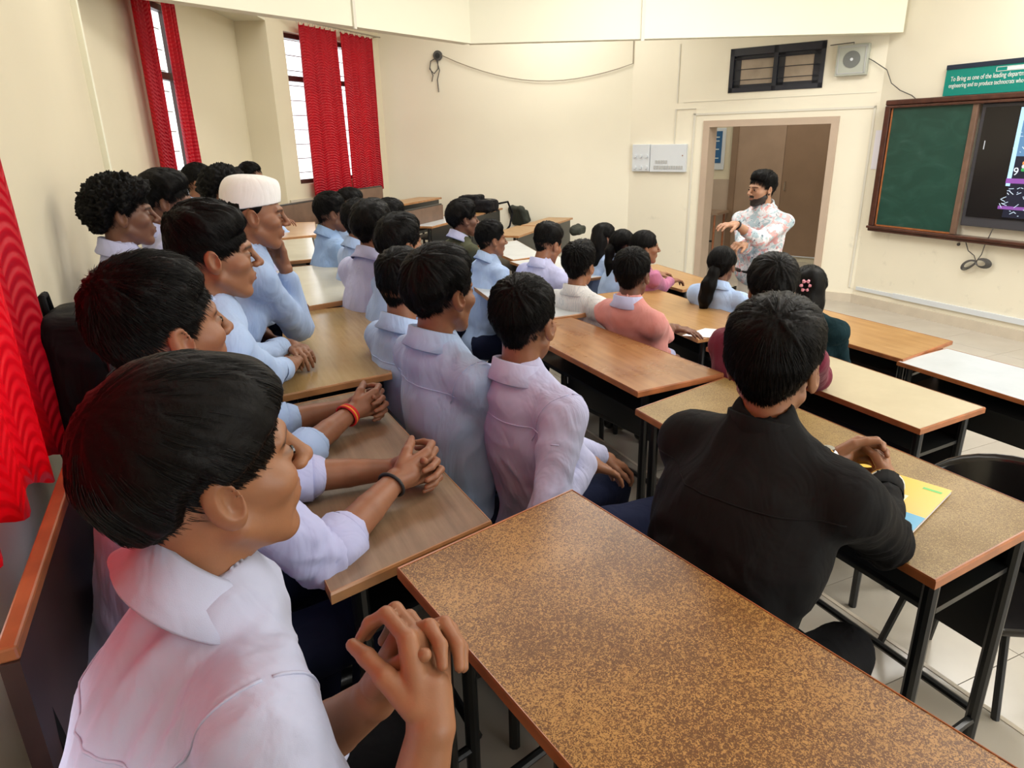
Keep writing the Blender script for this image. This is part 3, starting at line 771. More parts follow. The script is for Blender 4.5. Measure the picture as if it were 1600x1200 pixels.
# corridor: framed poster and table
po = empty('framed_poster', (*cp(3.0, 2.55), 1.43), 'white framed blue poster on the corridor wall seen through the doorway', 'poster')
g = MB(); g.obox(cp(2.745, 2.57), u, dn_, 0.46, 1.42, 2.08, 0, 0.03); g.build('frame', M['white'], po, bevel=0.01)
g = MB(); g.obox(cp(2.80, 2.562), u, dn_, 0.36, 1.53, 2.03, 0, 0.01); g.build('print', plain('poster_blue', (0.01, 0.10, 0.26), 0.4), po)
for z in (1.93, 1.87, 1.74, 1.60):
    g = MB(); g.obox(cp(2.84, 2.558), u, dn_, 0.2, z, z + 0.014, 0, 0.005); g.build('text_line', tw, po)
ta = empty('corridor_table', (*cp(2.95, 2.2), 0), 'brown wooden table against the corridor wall beyond the doorway', 'table')
g = MB(); g.obox(cp(2.56, 2.0), u, dn_, 1.3, 0.74, 0.78, 0, 0.5); g.build('tabletop', M['door'], ta)
for s in (2.62, 3.78):
    for d in (2.04, 2.44):
        g = MB(); g.tube([(*cp(s, d), 0), (*cp(s, d), 0.74)], 0.018, 6); g.build('leg', M['edge'], ta)
g = MB(); g.obox(cp(2.62, 2.04), u, dn_, 1.16, 0.30, 0.33, 0, 0.03); g.build('stretcher', M['black'], ta)


# ---------------------------------------------------------------- desks and benches
def desk(label, quad, z, floor_z, top, edge, group, shelf=True, wide=0.022, legs=True):
    """quad: back-far, front-far, front-near, back-near (the pupils sit on the back side)"""
    q = [np.array(p, float) for p in quad]
    c = sum(q) / 4
    root = empty('desk', (c[0], c[1], floor_z), label, 'desk', group)
    # top sheet slightly inside the wooden edge band
    def inset(t): return [tuple(c + (p - c) * (1 - t / np.linalg.norm(p - c))) for p in q]
    b = MB(); b.prism(inset(0.006), z - 0.018, z); b.build('tabletop', TOPS[top], root)
    b = MB(); n = 4; r_ = inset(0.007)
    ring_o, ring_i = [tuple(p) for p in q], r_
    vs = [(*p, z - wide) for p in ring_o] + [(*p, z - 0.003) for p in ring_o] + [(*tuple(c + (np.array(p) - c) * 0.995), z + 0.0015) for p in ring_o] + [(*p, z + 0.0012) for p in ring_i] + [(*p, z - wide) for p in ring_i]
    fs = []
    for i in range(4):
        j = (i + 1) % 4
        for a_, c_ in ((0, 4), (4, 8), (8, 12), (12, 16), (16, 0)):
            fs.append((a_ + i, a_ + j, c_ + j, c_ + i))
    b.add(vs, fs); b.build('edge_band', M[edge], root)
    q = [c + (p - c) * 0.93 for p in q]
    bf, ff, fn, bn = q
    if legs:
        for p0, p1 in ((bf, ff), (bn, fn)):
            for p, sgn in ((p0, -1), (p1, 1)):
                d_ = (p1 - p0) / np.linalg.norm(p1 - p0)
                t_ = p - sgn * d_ * 0.05
                b = MB(); b.tube([(*t_, floor_z), (*t_, z - wide)], 0.017, 10); b.build('leg', M['black'], root)
            b = MB(); b.tube([(*(p0 + d_ * 0.05), floor_z + 0.12), (*(p1 - d_ * 0.05), floor_z + 0.12)], 0.012, 8); b.build('stretcher', M['black'], root)
        b = MB(); b.tube([(*(ff - (ff - bf) * 0.1), floor_z + 0.14), (*(fn - (fn - bn) * 0.1), floor_z + 0.14)], 0.012, 8); b.build('stretcher', M['black'], root)
    if shelf:
        b = MB(); ins = [bf * 0.8 + ff * 0.2, ff * 0.92 + bf * 0.08, fn * 0.92 + bn * 0.08, bn * 0.8 + fn * 0.2]
        b.prism([tuple(p) for p in ins], z - 0.155, z - 0.14); b.build('book_shelf', M['black'], root)
        uu = (fn - ff) / np.linalg.norm(fn - ff); nn = np.array([-uu[1], uu[0]]); nn = nn if nn @ (ff - bf) > 0 else -nn
        b = MB(); b.obox(ff - (ff - bf) * 0.06, uu, nn, np.linalg.norm(fn - ff), z - 0.42, z - wide, -0.006, 0.006); b.build('front_panel', M['black'], root)
    return root


def bench(label, P, Q, floor_z, facing, group, board='black', back_h=0.80, seat_d=0.34, wood_rail=False, back=True):
    """seat from P to Q (its back line); facing is the unit vector the sitters look along"""
    P, Q, f = np.array(P, float), np.array(Q, float), np.array(facing, float)
    u_, L = unit(P, Q); c = (P + Q) / 2
    root = empty('bench', (c[0], c[1], floor_z), label, 'bench', group)
    b = MB(); b.obox(P, u_, f, L, floor_z + 0.415, floor_z + 0.44, 0.03, 0.03 + seat_d); b.build('seat', M[board], root, bevel=0.006)
    for e in (P + u_ * 0.06, Q - u_ * 0.06):
        if back:
            b = MB(); b.tube([(*(e + f * 0.02), floor_z), (*(e + f * 0.02), floor_z + 0.45), (*(e - f * 0.02), floor_z + back_h)], 0.015, 8); b.build('leg', M['black'], root)
        else:
            b = MB(); b.tube([(*(e + f * 0.06), floor_z), (*(e + f * 0.06), floor_z + 0.42)], 0.015, 8); b.build('leg', M['black'], root)
        b = MB(); b.tube([(*(e + f * (seat_d - 0.02)), floor_z), (*(e + f * (seat_d - 0.02)), floor_z + 0.415)], 0.015, 8); b.build('leg', M['black'], root)
    if back:
        b = MB(); b.obox(P, u_, f, L, floor_z + back_h - 0.24, floor_z + back_h, -0.012, 0.008); b.build('backrest', M['darkboard' if wood_rail else board], root)
        if wood_rail:
            b = MB(); b.obox(P - u_ * 0.005, u_, f, L + 0.01, floor_z + back_h, floor_z + back_h + 0.022, -0.016, 0.010); b.build('top_rail', M['edge'], root, bevel=0.004)
            b = MB(); b.obox(P - u_ * 0.008, u_, f, 0.01, floor_z + back_h - 0.24, floor_z + back_h, -0.014, 0.009); b.build('end_rail', M['darkboard'], root)
        else:
            b = MB(); b.tube([(*(P - f * 0.018), floor_z + back_h + 0.004), (*(Q - f * 0.018), floor_z + back_h + 0.004)], 0.012, 8); b.build('top_tube', M['black'], root)
    return root


FA, FB, FC, FD = 0.48, 0.32, 0.16, 0.0
ZA, ZB_, ZC, ZD = 1.23, 1.07, 0.91, 0.75
GA, GB, GC, GD, GF = ('desks of the back row', 'desks of the second row', 'desks of the third row', 'desks of the front row', 'desks of the far side block')
desk('long brown flecked desk filling the lower right foreground', [(0.24, 1.07), (0.67, 1.19), (0.855, 0.02), (0.42, -0.10)], ZA, FA, 'brown_fleck', 'edge', GA)
desk('worn grey-brown wooden desk under the two pairs of clasped hands', [(0.06, 2.08), (0.43, 2.13), (0.475, 1.18), (0.12, 1.08)], ZA - 0.026, FA, 'worn', 'edge_pale', GA)
desk('golden olive wooden desk in front of the boy with folded arms', [(0.32, 3.34), (0.705, 3.30), (0.54, 2.21), (0.17, 2.155)], ZA - 0.012, FA, 'gold', 'edge_pale', GA)
desk('cream topped desk in front of the boy in the white cap', [(0.41, 4.50), (0.88, 4.53), (0.79, 3.40), (0.44, 3.31)], ZA + 0.01, FA, 'greycream', 'edge_pale', GA)
desk('small white topped back row desk behind the cap boy raised hand', [(0.45, 5.95), (0.89, 6.02), (0.735, 4.83), (0.40, 4.81)], ZA, FA, 'greycream', 'edge_pale', GA)
desk('peach topped back row desk under the resting forearm by the pillar', [(0.70, 7.40), (1.12, 7.25), (0.95, 6.17), (0.55, 6.10)], ZA, FA, 'peach', 'edge_pale', GA)
desk('olive flecked desk holding the yellow booklet', [(1.30, 1.86), (1.795, 1.98), (1.80, 0.80), (1.30, 0.752)], ZB_, FB, 'olive_fleck', 'edge', GB)
desk('shiny brown desk left of the boy in black, in front of the lavender shirt boy', [(1.37, 3.08), (1.725, 3.08), (1.80, 1.99), (1.385, 1.97)], ZB_ + 0.012, FB, 'brown_wood', 'edge', GB)
desk('white topped desk behind the shiny brown desk, beside the white shirt boy', [(1.61, 4.30), (1.99, 4.34), (1.92, 3.16), (1.47, 3.14)], ZB_, FB, 'white', 'edge_pale', GB)
desk('peach topped desk behind the boy in the olive sweater', [(1.72, 6.0), (2.10, 6.05), (1.86, 4.62), (1.50, 4.62)], ZB_, FB, 'peach', 'edge_pale', GB)
desk('cream desk with rounded orange edge right of the boy in black', [(2.36, 2.76), (2.80, 2.76), (2.775, 1.56), (2.35, 1.53)], ZC, FC, 'cream', 'edge', GC)
desk('long tan desk with the loose white paper, in front of the peach sweater', [(2.52, 4.18), (3.02, 4.17), (2.97, 2.90), (2.42, 2.90)], ZC, FC, 'tan_wood', 'edge_pale', GC)
desk('white topped desk between the two boys and the three girls', [(2.60, 5.80), (3.12, 5.84), (3.04, 4.74), (2.60, 4.70)], ZC, FC, 'white', 'edge_pale', GC)
desk('brightest white topped desk right of the thin necked boy', [(2.74, 6.95), (3.25, 7.05), (3.02, 5.93), (2.66, 5.86)], ZC, FC, 'white', 'edge_pale', GC)
desk('brown front row desk beyond the cream desk', [(3.48, 3.62), (4.04, 3.62), (4.06, 2.55), (3.48, 2.44)], ZD + 0.012, FD, 'tan_wood', 'edge', GD)
desk('bluish white front row desk at the right edge', [(3.46, 2.46), (3.93, 2.50), (3.93, 1.25), (3.42, 1.25)], ZD, FD, 'white', 'edge', GD)
desk('tan front row desk under the arms of the girl in pink', [(3.66, 5.72), (4.20, 5.74), (4.10, 4.72), (3.64, 4.60)], ZD, FD, 'tan_wood', 'edge_pale', GD)
D45 = np.array((0.7071, 0.7071)); F45 = np.array((0.7071, -0.7071))


def desk45(label, front0, front1, w, z, fz, top):
    a_, c_ = np.array(front0), np.array(front1)
    return desk(label, [c_ - F45 * w, c_, a_, a_ - F45 * w], z, fz, top, 'edge_pale', GF)


desk45('narrow wooden desk below the left half of the far curtain', (1.45, 7.72), (2.36, 8.62), 0.36, ZA, FA, 'tan_wood')
desk45('rearmost wooden desk in the far corner under the window', (2.40, 8.66), (3.22, 9.46), 0.36, ZA, FA, 'tan_wood')
desk45('white desk with dark bench board behind it, left of the olive sweater boy', (2.43, 7.52), (3.18, 8.27), 0.42, ZB_, FB, 'white')
desk45('desk carrying the black backpack by the far side wall', (3.24, 8.36), (3.98, 9.08), 0.40, ZB_, FB, 'tan_wood')
desk45('brown desk left part of the last pair by the far side wall', (3.42, 7.36), (4.12, 8.02), 0.40, ZC, FC, 'tan_wood')
desk45('brown desk right part of the last pair, ending at the far side wall', (4.15, 8.06), (4.90, 8.72), 0.36, ZC, FC, 'tan_wood')
X1 = (1.0, 0.0)
bench('dark bench with reddish wood rail along the wall under the near curtain', (-0.30, 0.93), (-0.30, 2.10), FA, X1, 'benches of the back row', 'darkboard', 0.86, 0.34, True)
bench('black bench under the nearest boy', (-0.33, -0.30), (-0.33, 0.90), FA, X1, 'benches of the back row', 'black', 0.66)
bench('black bench under the boys behind the golden desk', (-0.22, 2.15), (-0.22, 3.35), FA, X1, 'benches of the back row', 'black', 0.72)
bench('black bench beside the recess under the lanyard boy', (-0.12, 3.42), (-0.06, 4.6), FA, X1, 'benches of the back row', 'black', 0.66)
bench('black bench in the window recess behind the curly haired boy', (-0.05, 4.7), (0.2, 5.9), FA, (0.978, -0.207), 'benches of the back row', 'black', 0.66)
bench('brown bench with back board below the pillar', (0.55, 7.15), (1.35, 8.05), FA, tuple(F45), 'benches of the far side block', 'benchwood', 0.90)
bench('brown bench with back board under the far curtain', (1.55, 8.35), (2.30, 9.12), FA, tuple(F45), 'benches of the far side block', 'benchwood', 0.95)
bench('brown bench with a long back board behind the white far desk', (1.98, 7.42), (2.80, 8.22), FB, tuple(F45), 'benches of the far side block', 'benchwood', 0.92)
bench('black bench carrying the rucksack, behind the lavender shirt boy', (0.53, 1.20), (0.50, 2.35), FB, X1, 'benches of the second row', 'black', 0.78, 0.46)
bench('black bench behind the boy in black', (0.93, 0.20), (0.88, 1.25), FB, X1, 'benches of the second row', 'black', 0.44, 0.34, False, False)
bench('black bench under the two boys beside the golden desk', (0.56, 2.5), (0.68, 3.75), FB, X1, 'benches of the second row', 'black', 0.70)
bench('black bench under the boys further along the second row', (0.72, 3.85), (0.86, 5.1), FB, X1, 'benches of the second row', 'black', 0.70)
bench('black bench under the boy in the peach sweater', (1.86, 2.12), (1.70, 3.30), FC, X1, 'benches of the third row', 'black', 0.44, 0.34, False, False)
bench('black bench under the two boys by the white desk', (1.95, 3.4), (1.95, 4.6), FC, X1, 'benches of the third row', 'black', 0.66)
bench('black bench under the person in maroon', (1.86, 1.50), (1.86, 2.08), FC, X1, 'benches of the third row', 'black', 0.44, 0.34, False, False)
bench('black bench under the girl with the ponytail', (2.85, 2.95), (2.85, 4.05), FD, X1, 'benches of the front row', 'black', 0.70)
bench('black bench under the girl with the hair clip', (2.98, 2.2), (2.98, 2.9), FD, X1, 'benches of the front row', 'black', 0.62)
bench('black bench under the three girls by the wall', (3.10, 4.2), (3.35, 5.9), FD, X1, 'benches of the front row', 'black', 0.66)

# ---------------------------------------------------------------- implicit surfaces -> meshes
def nrm(v): v = np.asarray(v, float); return v / (np.linalg.norm(v) + 1e-12)


def vnoise(P, seed=0):
    """smooth value noise in -1..1 for an (N,3) array"""
    Pf = np.floor(P).astype(np.int64); f = P - Pf; f = f * f * (3 - 2 * f); out = 0
    for dx in (0, 1):
        for dy in (0, 1):
            for dz in (0, 1):
                h = (Pf[:, 0] + dx) * 374761393 + (Pf[:, 1] + dy) * 668265263 + (Pf[:, 2] + dz) * 2147483647 + seed * 1274126177
                h = (h ^ (h >> 13)) * 1274126177; h = (h ^ (h >> 16)) & 0xffff
                w = (f[:, 0] if dx else 1 - f[:, 0]) * (f[:, 1] if dy else 1 - f[:, 1]) * (f[:, 2] if dz else 1 - f[:, 2])
                out = out + w * (h / 32767.5 - 1)
    return out


def capsule(P, a, b, ra, rb):
    a = np.asarray(a, np.float32); b = np.asarray(b, np.float32); ab = b - a
    t = np.clip((P - a) @ ab / (ab @ ab + 1e-9), 0, 1)
    return np.linalg.norm(P - a - t[:, None] * ab, axis=1) - (ra + (rb - ra) * t)


def ellipsoid(P, c, r, R=None):
    q = P - np.asarray(c, np.float32)
    if R is not None: q = q @ np.asarray(R, np.float32)
    r = np.asarray(r, np.float32)
    k0 = np.linalg.norm(q / r, axis=1); k1 = np.linalg.norm(q / (r * r), axis=1) + 1e-9
    return k0 * (k0 - 1) / k1


def smin(a, b, k):
    h = np.clip(0.5 + 0.5 * (b - a) / k, 0, 1); return b + (a - b) * h - k * h * (1 - h)


def smax(a, b, k): return -smin(-a, -b, k)


_C8 = [(i, j, k) for i in (0, 1) for j in (0, 1) for k in (0, 1)]
_E12 = [(a, b) for a in range(8) for b in range(a + 1, 8) if sum(abs(x - y) for x, y in zip(_C8[a], _C8[b])) == 1]


def surface(fn, lo, hi, h):
    """surface nets on a regular grid: returns verts, quads"""
    lo = np.asarray(lo, np.float32); hi = np.asarray(hi, np.float32)
    n = np.maximum(3, np.ceil((hi - lo) / h).astype(int) + 1)
    ax = [lo[i] + h * np.arange(n[i], dtype=np.float32) for i in range(3)]
    G = np.stack(np.meshgrid(*ax, indexing='ij'), -1).reshape(-1, 3).astype(np.float32)
    F = fn(G).reshape(n).astype(np.float32); S = F < 0
    c = [S[i:n[0] - 1 + i, j:n[1] - 1 + j, k:n[2] - 1 + k] for i, j, k in _C8]
    cnt = sum(x.astype(np.int8) for x in c); act = (cnt > 0) & (cnt < 8)
    I = np.argwhere(act)
    if len(I) == 0: return np.zeros((0, 3)), []
    idx = -np.ones(act.shape, np.int64); idx[act] = np.arange(len(I))
    fv = np.stack([F[I[:, 0] + i, I[:, 1] + j, I[:, 2] + k] for i, j, k in _C8], 1)
    pos = np.zeros((len(I), 3)); m_ = np.zeros(len(I))
    for a, b in _E12:
        s = (fv[:, a] < 0) != (fv[:, b] < 0)
        t = np.where(s, fv[:, a] / (fv[:, a] - fv[:, b] + 1e-12), 0)
        pa, pb = np.array(_C8[a], float), np.array(_C8[b], float)
        pos += s[:, None] * (pa + t[:, None] * (pb - pa)); m_ += s
    V = lo + (I + pos / m_[:, None]) * h
    Q = []
    for axis in range(3):
        o1, o2 = [q for q in range(3) if q != axis]
        sl0 = [slice(1, n[q] - 1) for q in range(3)]; sl1 = list(sl0)
        sl0[axis] = slice(0, n[axis] - 1); sl1[axis] = slice(1, n[axis])
        A_, B_ = S[tuple(sl0)], S[tuple(sl1)]
        E = np.argwhere(A_ != B_)
        if len(E) == 0: continue
        flip = A_[tuple(E.T)]
        base = E.copy(); base[:, o1] += 1; base[:, o2] += 1

        def at_(d1, d2):
            q = base.copy(); q[:, o1] += d1; q[:, o2] += d2; return idx[q[:, 0], q[:, 1], q[:, 2]]
        q4 = np.stack([at_(-1, -1), at_(0, -1), at_(0, 0), at_(-1, 0)], 1)
        if axis == 1: flip = ~flip
        q4 = np.where(flip[:, None], q4, q4[:, ::-1]); Q.append(q4)
    return V, np.concatenate(Q)


def fast_mesh(name, V, Q, material, parent, tone=None, smooth=True, inst=None):
    """numpy arrays -> mesh object under parent (room coordinates in V)"""
    me = bpy.data.meshes.new(name)
    V = np.asarray(V, float) - np.array(parent_world(parent)); Q = np.asarray(Q, np.int64)
    if Q.ndim == 1 or Q.dtype == object:
        me.from_pydata(V.tolist(), [], [tuple(q) for q in Q])
    else:
        k = Q.shape[1]
        me.vertices.add(len(V)); me.vertices.foreach_set('co', V.astype(np.float32).ravel())
        me.loops.add(Q.size); me.loops.foreach_set('vertex_index', Q.ravel().astype(np.int32))
        me.polygons.add(len(Q)); me.polygons.foreach_set('loop_start', np.arange(0, Q.size, k, dtype=np.int32))
        me.polygons.foreach_set('loop_total', np.full(len(Q), k, np.int32))
        me.update(calc_edges=True); me.validate()
    if smooth: me.polygons.foreach_set('use_smooth', [True] * len(me.polygons))
    if tone is not None:
        ca = me.color_attributes.new('tone', 'FLOAT_COLOR', 'POINT')
        ca.data.foreach_set('color', np.c_[tone, np.ones(len(tone))].astype(np.float32).ravel())
    me.materials.append(material)
    o = bpy.data.objects.new(name, me); COL.objects.link(o); o.parent = parent
    return o


def seams(p, r=0.0019):
    """stitched ridges on a shirt: yoke across the back and around both armholes"""
    from mathutils.bvhtree import BVHTree
    so = p['shirt']; off = Vector(p['pel'].tolist()); off.z = p['root'].location.z; me = so.data
    t = BVHTree.FromPolygons([v.co + p['root'].location for v in me.vertices], [list(q.vertices) for q in me.polygons])
    def cast(o, dirs):
        out = []
        for d in dirs:
            hit = t.ray_cast(Vector(o), Vector(d))
            if hit[0] is not None: out.append(np.array(hit[0]) + nrm(d) * 0.0004)
        return out
    rt, fw, up = p['rt'], p['fw'], p['up']
    B = p['N'] - up * 0.115
    pts = cast(B, [rt * math.cos(a) - fw * math.sin(a) - up * 0.02 for a in np.linspace(0.25, math.pi - 0.25, 40)])
    if len(pts) > 3: g = MB(); g.tube(pts, r, 5); g.build('yoke_seam', me.materials[0], so, True)
    for k, sg_ in (('R', 1), ('L', -1)):
        S, E = p['S'][k], p['J'][k][0]; ax = nrm(nrm(E - S) * 0.35 + rt * sg_ * 0.9 - up * 0.2); c = S - ax * 0.012 - up * 0.012
        a1 = nrm(np.cross(ax, fw)); a2 = np.cross(ax, a1)
        pts = [q for q in cast(c, [a1 * math.cos(a) + a2 * math.sin(a) for a in np.linspace(0, 2 * math.pi, 44, endpoint=False)]) if np.linalg.norm(q - c) < 0.12]
        if len(pts) > 30: g = MB(); g.tube(pts, r, 5, len(pts) == 44); g.build('armhole_seam', me.materials[0], so, True)


# ---------------------------------------------------------------- the head (x right, y forward, z up; origin between the ears)
def head_sdf(P, female=False, jaw=1.0):
    ax = P.copy(); ax[:, 0] = np.abs(ax[:, 0])
    d = ellipsoid(P, (0, -0.014, 0.036), (0.075, 0.096, 0.088))
    d = smin(d, ellipsoid(P, (0, 0.032, -0.030), (0.058 * jaw, 0.058, 0.078)), 0.03)
    d = smin(d, capsule(ax, (0.052 * jaw, 0.004, -0.050), (0.016, 0.060, -0.095), 0.014, 0.014), 0.022)
    d = smin(d, ellipsoid(P, (0, 0.066, -0.098), (0.020, 0.019, 0.017)), 0.018)
    d = smin(d, ellipsoid(ax, (0.044, 0.056, -0.018), (0.022, 0.026, 0.020)), 0.02)
    d = smin(d, capsule(ax, (0.006, 0.087, 0.026), (0.042, 0.072, 0.026), 0.010, 0.008), 0.014)
    d = smax(d, -ellipsoid(ax, (0.031, 0.103, 0.004), (0.017, 0.020, 0.012)), 0.012)
    d = smin(d, ellipsoid(ax, (0.031, 0.0765, 0.004), (0.0145, 0.0125, 0.0105)), 0.004)
    d = smin(d, capsule(P, (0, 0.089, 0.018), (0, 0.113, -0.020), 0.0075, 0.0085), 0.010)
    d = smin(d, ellipsoid(P, (0, 0.112, -0.024), (0.0115, 0.0115, 0.0095)), 0.006)
    d = smin(d, ellipsoid(ax, (0.0115, 0.101, -0.027), (0.0075, 0.010, 0.0075)), 0.006)
    d = smin(d, ellipsoid(P, (0, 0.081, -0.057), (0.025, 0.013, 0.021)), 0.012)
    d = smin(d, capsule(ax, (0.0, 0.0950, -0.052), (0.019, 0.087, -0.056), 0.0052, 0.003), 0.004)
    d = smin(d, capsule(ax, (0.0, 0.0925, -0.064), (0.017, 0.086, -0.060), 0.0066, 0.003), 0.004)
    d = smax(d, -capsule(ax, (0.0, 0.1035, -0.0578), (0.021, 0.093, -0.0585), 0.0016, 0.001), 0.003)
    # ears
    e = ellipsoid(ax, (0.0795, -0.010, -0.003), (0.0080, 0.020, 0.033), rot_ear)
    e = smax(e, -ellipsoid(ax, (0.0885, -0.005, 0.002), (0.0095, 0.0125, 0.021), rot_ear), 0.003)
    e = smin(e, capsule(ax, (0.0800, -0.016, 0.012), (0.0800, -0.013, -0.016), 0.0032, 0.0036), 0.003)
    e = smin(e, ellipsoid(ax, (0.0790, 0.0045, -0.006), (0.0040, 0.0045, 0.0060)), 0.003)
    e = smin(e, ellipsoid(ax, (0.074, 0.004, -0.006), (0.006, 0.006, 0.008)), 0.006)
    d = smin(d, e, 0.006)
    # upper neck
    d = smin(d, capsule(P, (0, -0.026, -0.050), (0, -0.034, -0.115), 0.050 if not female else 0.043, 0.052 if not female else 0.045), 0.02)
    return d


_t = math.radians(12)
rot_ear = np.array([[math.cos(0.35), 0.0, 0], [0, 1, 0], [0, 0, 1]]) if False else (np.array([[1, 0, 0], [0, math.cos(_t), -math.sin(_t)], [0, math.sin(_t), math.cos(_t)]]) @ np.array([[math.cos(-0.30), -math.sin(-0.30), 0], [math.sin(-0.30), math.cos(-0.30), 0], [0, 0, 1]]))


def head_tone(V, beard=0.0, female=False):
    x, y, z = np.abs(V[:, 0]), V[:, 1], V[:, 2]
    T = np.ones((len(V), 3))
    lip = (np.exp(-((z + 0.058) / 0.0085) ** 2 * 1.2 - (x / 0.019) ** 2 * 1.3) * (y > 0.083))[:, None]
    T = T * (1 - lip * np.array([0.18, 0.42, 0.36]))
    brow = (np.exp(-((z - 0.0265 - 0.10 * (x - 0.02) * (x < 0.035) + 0.004) / 0.0042) ** 2) * ((x > 0.010) & (x < 0.050) & (y > 0.055)))[:, None]
    T = T * (1 - brow * 0.86)
    lash = (np.exp(-((z - 0.0085) / 0.0022) ** 2 - ((x - 0.031) / 0.014) ** 4) * (y > 0.07))[:, None]
    T = T * (1 - lash * 0.75)
    sock = (np.exp(-((z - 0.004) / 0.016) ** 2 - ((x - 0.030) / 0.02) ** 2) * (y > 0.06))[:, None]
    T = T * (1 - sock * 0.16)
    if beard > 0:
        jawm = ((z < -0.058 + 0.55 * np.clip(0.07 - y, 0, 0.1)) & (z > -0.128) & (y > -0.005)).astype(float)
        mus = ((z > -0.054) & (z < -0.037) & (x < 0.026) & (y > 0.085)).astype(float)
        mouth = np.exp(-((z + 0.060) / 0.0065) ** 2 - (x / 0.020) ** 4) * (y > 0.085)
        b_ = np.clip(np.maximum(jawm, mus) - mouth, 0, 1)[:, None]
        T = T * (1 - b_ * beard)
    return T


HEADS = {}


def head_proto(h, female, beard, jaw):
    key = (h, female, beard, jaw)
    if key not in HEADS:
        V, Q = surface(lambda P: head_sdf(P, female, jaw), (-0.10, -0.125, -0.145), (0.10, 0.135, 0.14), h)
        HEADS[key] = (V, Q, head_tone(V, beard, female))
    return HEADS[key]


def rotm(yaw, pitch=0.0, roll=0.0):
    """columns = local right, forward, up in room coordinates; yaw measured from +x (board direction)"""
    f = np.array([math.cos(yaw) * math.cos(pitch), math.sin(yaw) * math.cos(pitch), math.sin(pitch)])
    r = nrm(np.cross(f, [0, 0, 1])); u_ = np.cross(r, f)
    r2 = r * math.cos(roll) + u_ * math.sin(roll); u2 = -r * math.sin(roll) + u_ * math.cos(roll)
    return np.stack([r2, f, u2], 1)


# ---------------------------------------------------------------- hair
HC = np.array([0, -0.013, 0.030])


def hair_t(D, st):
    """thickness of the hair over the scalp for unit directions D from the skull centre"""
    al = np.degrees(np.arctan2(np.abs(D[:, 0]), D[:, 1])); el = np.degrees(np.arcsin(np.clip(D[:, 2], -1, 1)))
    line = np.interp(al, [0, 25, 48, 62, 74, 84, 96, 112, 124, 150, 180], st.get('line', [26, 25, 19, 8, -16, -20, 4, -6, -34, -44, -46]))
    top, side, back = st.get('top', 0.026), st.get('side', 0.011), st.get('back', 0.016)
    w = np.clip((el - 5) / 45, 0, 1); w = w * w * (3 - 2 * w)
    low = np.interp(al, [0, 60, 100, 180], [top * 0.9, side, side, back])
    fade = np.clip((el - line) / st.get('fade', 30), 0, 1)
    low = low * (0.16 + 0.84 * fade)
    t = low * (1 - w) + top * w
    fr = st.get('fringe', 0.0)
    if fr: t = t + fr * np.exp(-(al / 55) ** 2) * np.exp(-((el - 32) / 18) ** 2)
    qf = st.get('quiff', 0.0)
    if qf: t = t + qf * np.exp(-(al / 60) ** 2) * np.exp(-((el - 52) / 20) ** 2)
    edge = np.clip((el - line) / 5.0, -1, 1)
    return np.where(edge >= 0, t * np.clip(edge * 1.3, 0, 1) ** 0.5 + 0.001, -0.012 * (-edge) + 0.001), edge


def skull_r(D, st=None):
    r = np.empty(D.shape); lowd = np.clip(-D[:, 2], 0, 0.75)
    r[:, 2] = np.where(D[:, 2] < 0, 0.122, 0.091); r[:, 0] = 0.0765 - 0.030 * lowd
    r[:, 1] = np.where(D[:, 1] > 0, 0.094, 0.094 - 0.024 * lowd)
    return 1 / np.linalg.norm(D / r, axis=1)


def hair_shell(st, n=64, seed=0):
    th = np.linspace(0, math.radians(150), n); ph = np.linspace(0, 2 * math.pi, 2 * n, endpoint=False)
    T, Pp = np.meshgrid(th, ph, indexing='ij')
    D = np.stack([np.sin(T) * np.sin(Pp), np.sin(T) * np.cos(Pp), np.cos(T)], -1).reshape(-1, 3)
    t, edge = hair_t(D, st)
    am = st.get('lump', 0.004); fr = st.get('freq', 9.0)
    wh = nrm(st.get('whorl', (0.12, -0.62, 0.78)))
    polar = np.arccos(np.clip(D @ wh, -1, 1))
    side = np.cross(wh, [1, 0.1, 0]); side = nrm(side); s2 = np.cross(wh, side)
    az = np.arctan2(D @ side, D @ s2)
    q = np.stack([np.cos(az) * fr * 0.9, np.sin(az) * fr * 0.9, polar * fr * 0.22], 1) if not st.get('curl') else D * fr
    nz = vnoise(q + seed * 7.3, seed) + 0.5 * vnoise(q * 2.3 + 3, seed + 1) + 0.3 * vnoise(q * 5.1, seed + 2)
    t = t + np.clip(edge, 0, 1) * am * nz * np.clip(t / 0.012, 0.15, 1.4)
    if st.get('curl'):
        t = t + np.clip(edge, 0, 1) * st['curl'] * np.abs(vnoise(D * 16 + 1, seed + 5)) ** 0.8
    R = skull_r(D) + t
    V = HC + D * R[:, None]
    m_ = 2 * n; Q = []
    for i in range(n - 1):
        a = np.arange(m_); b_ = (a + 1) % m_
        Q.append(np.stack([i * m_ + a, (i + 1) * m_ + a, (i + 1) * m_ + b_, i * m_ + b_], 1))
    Q = np.concatenate(Q)
    keep = (t.reshape(-1)[Q] > -0.010).any(1)
    return V, Q[keep]


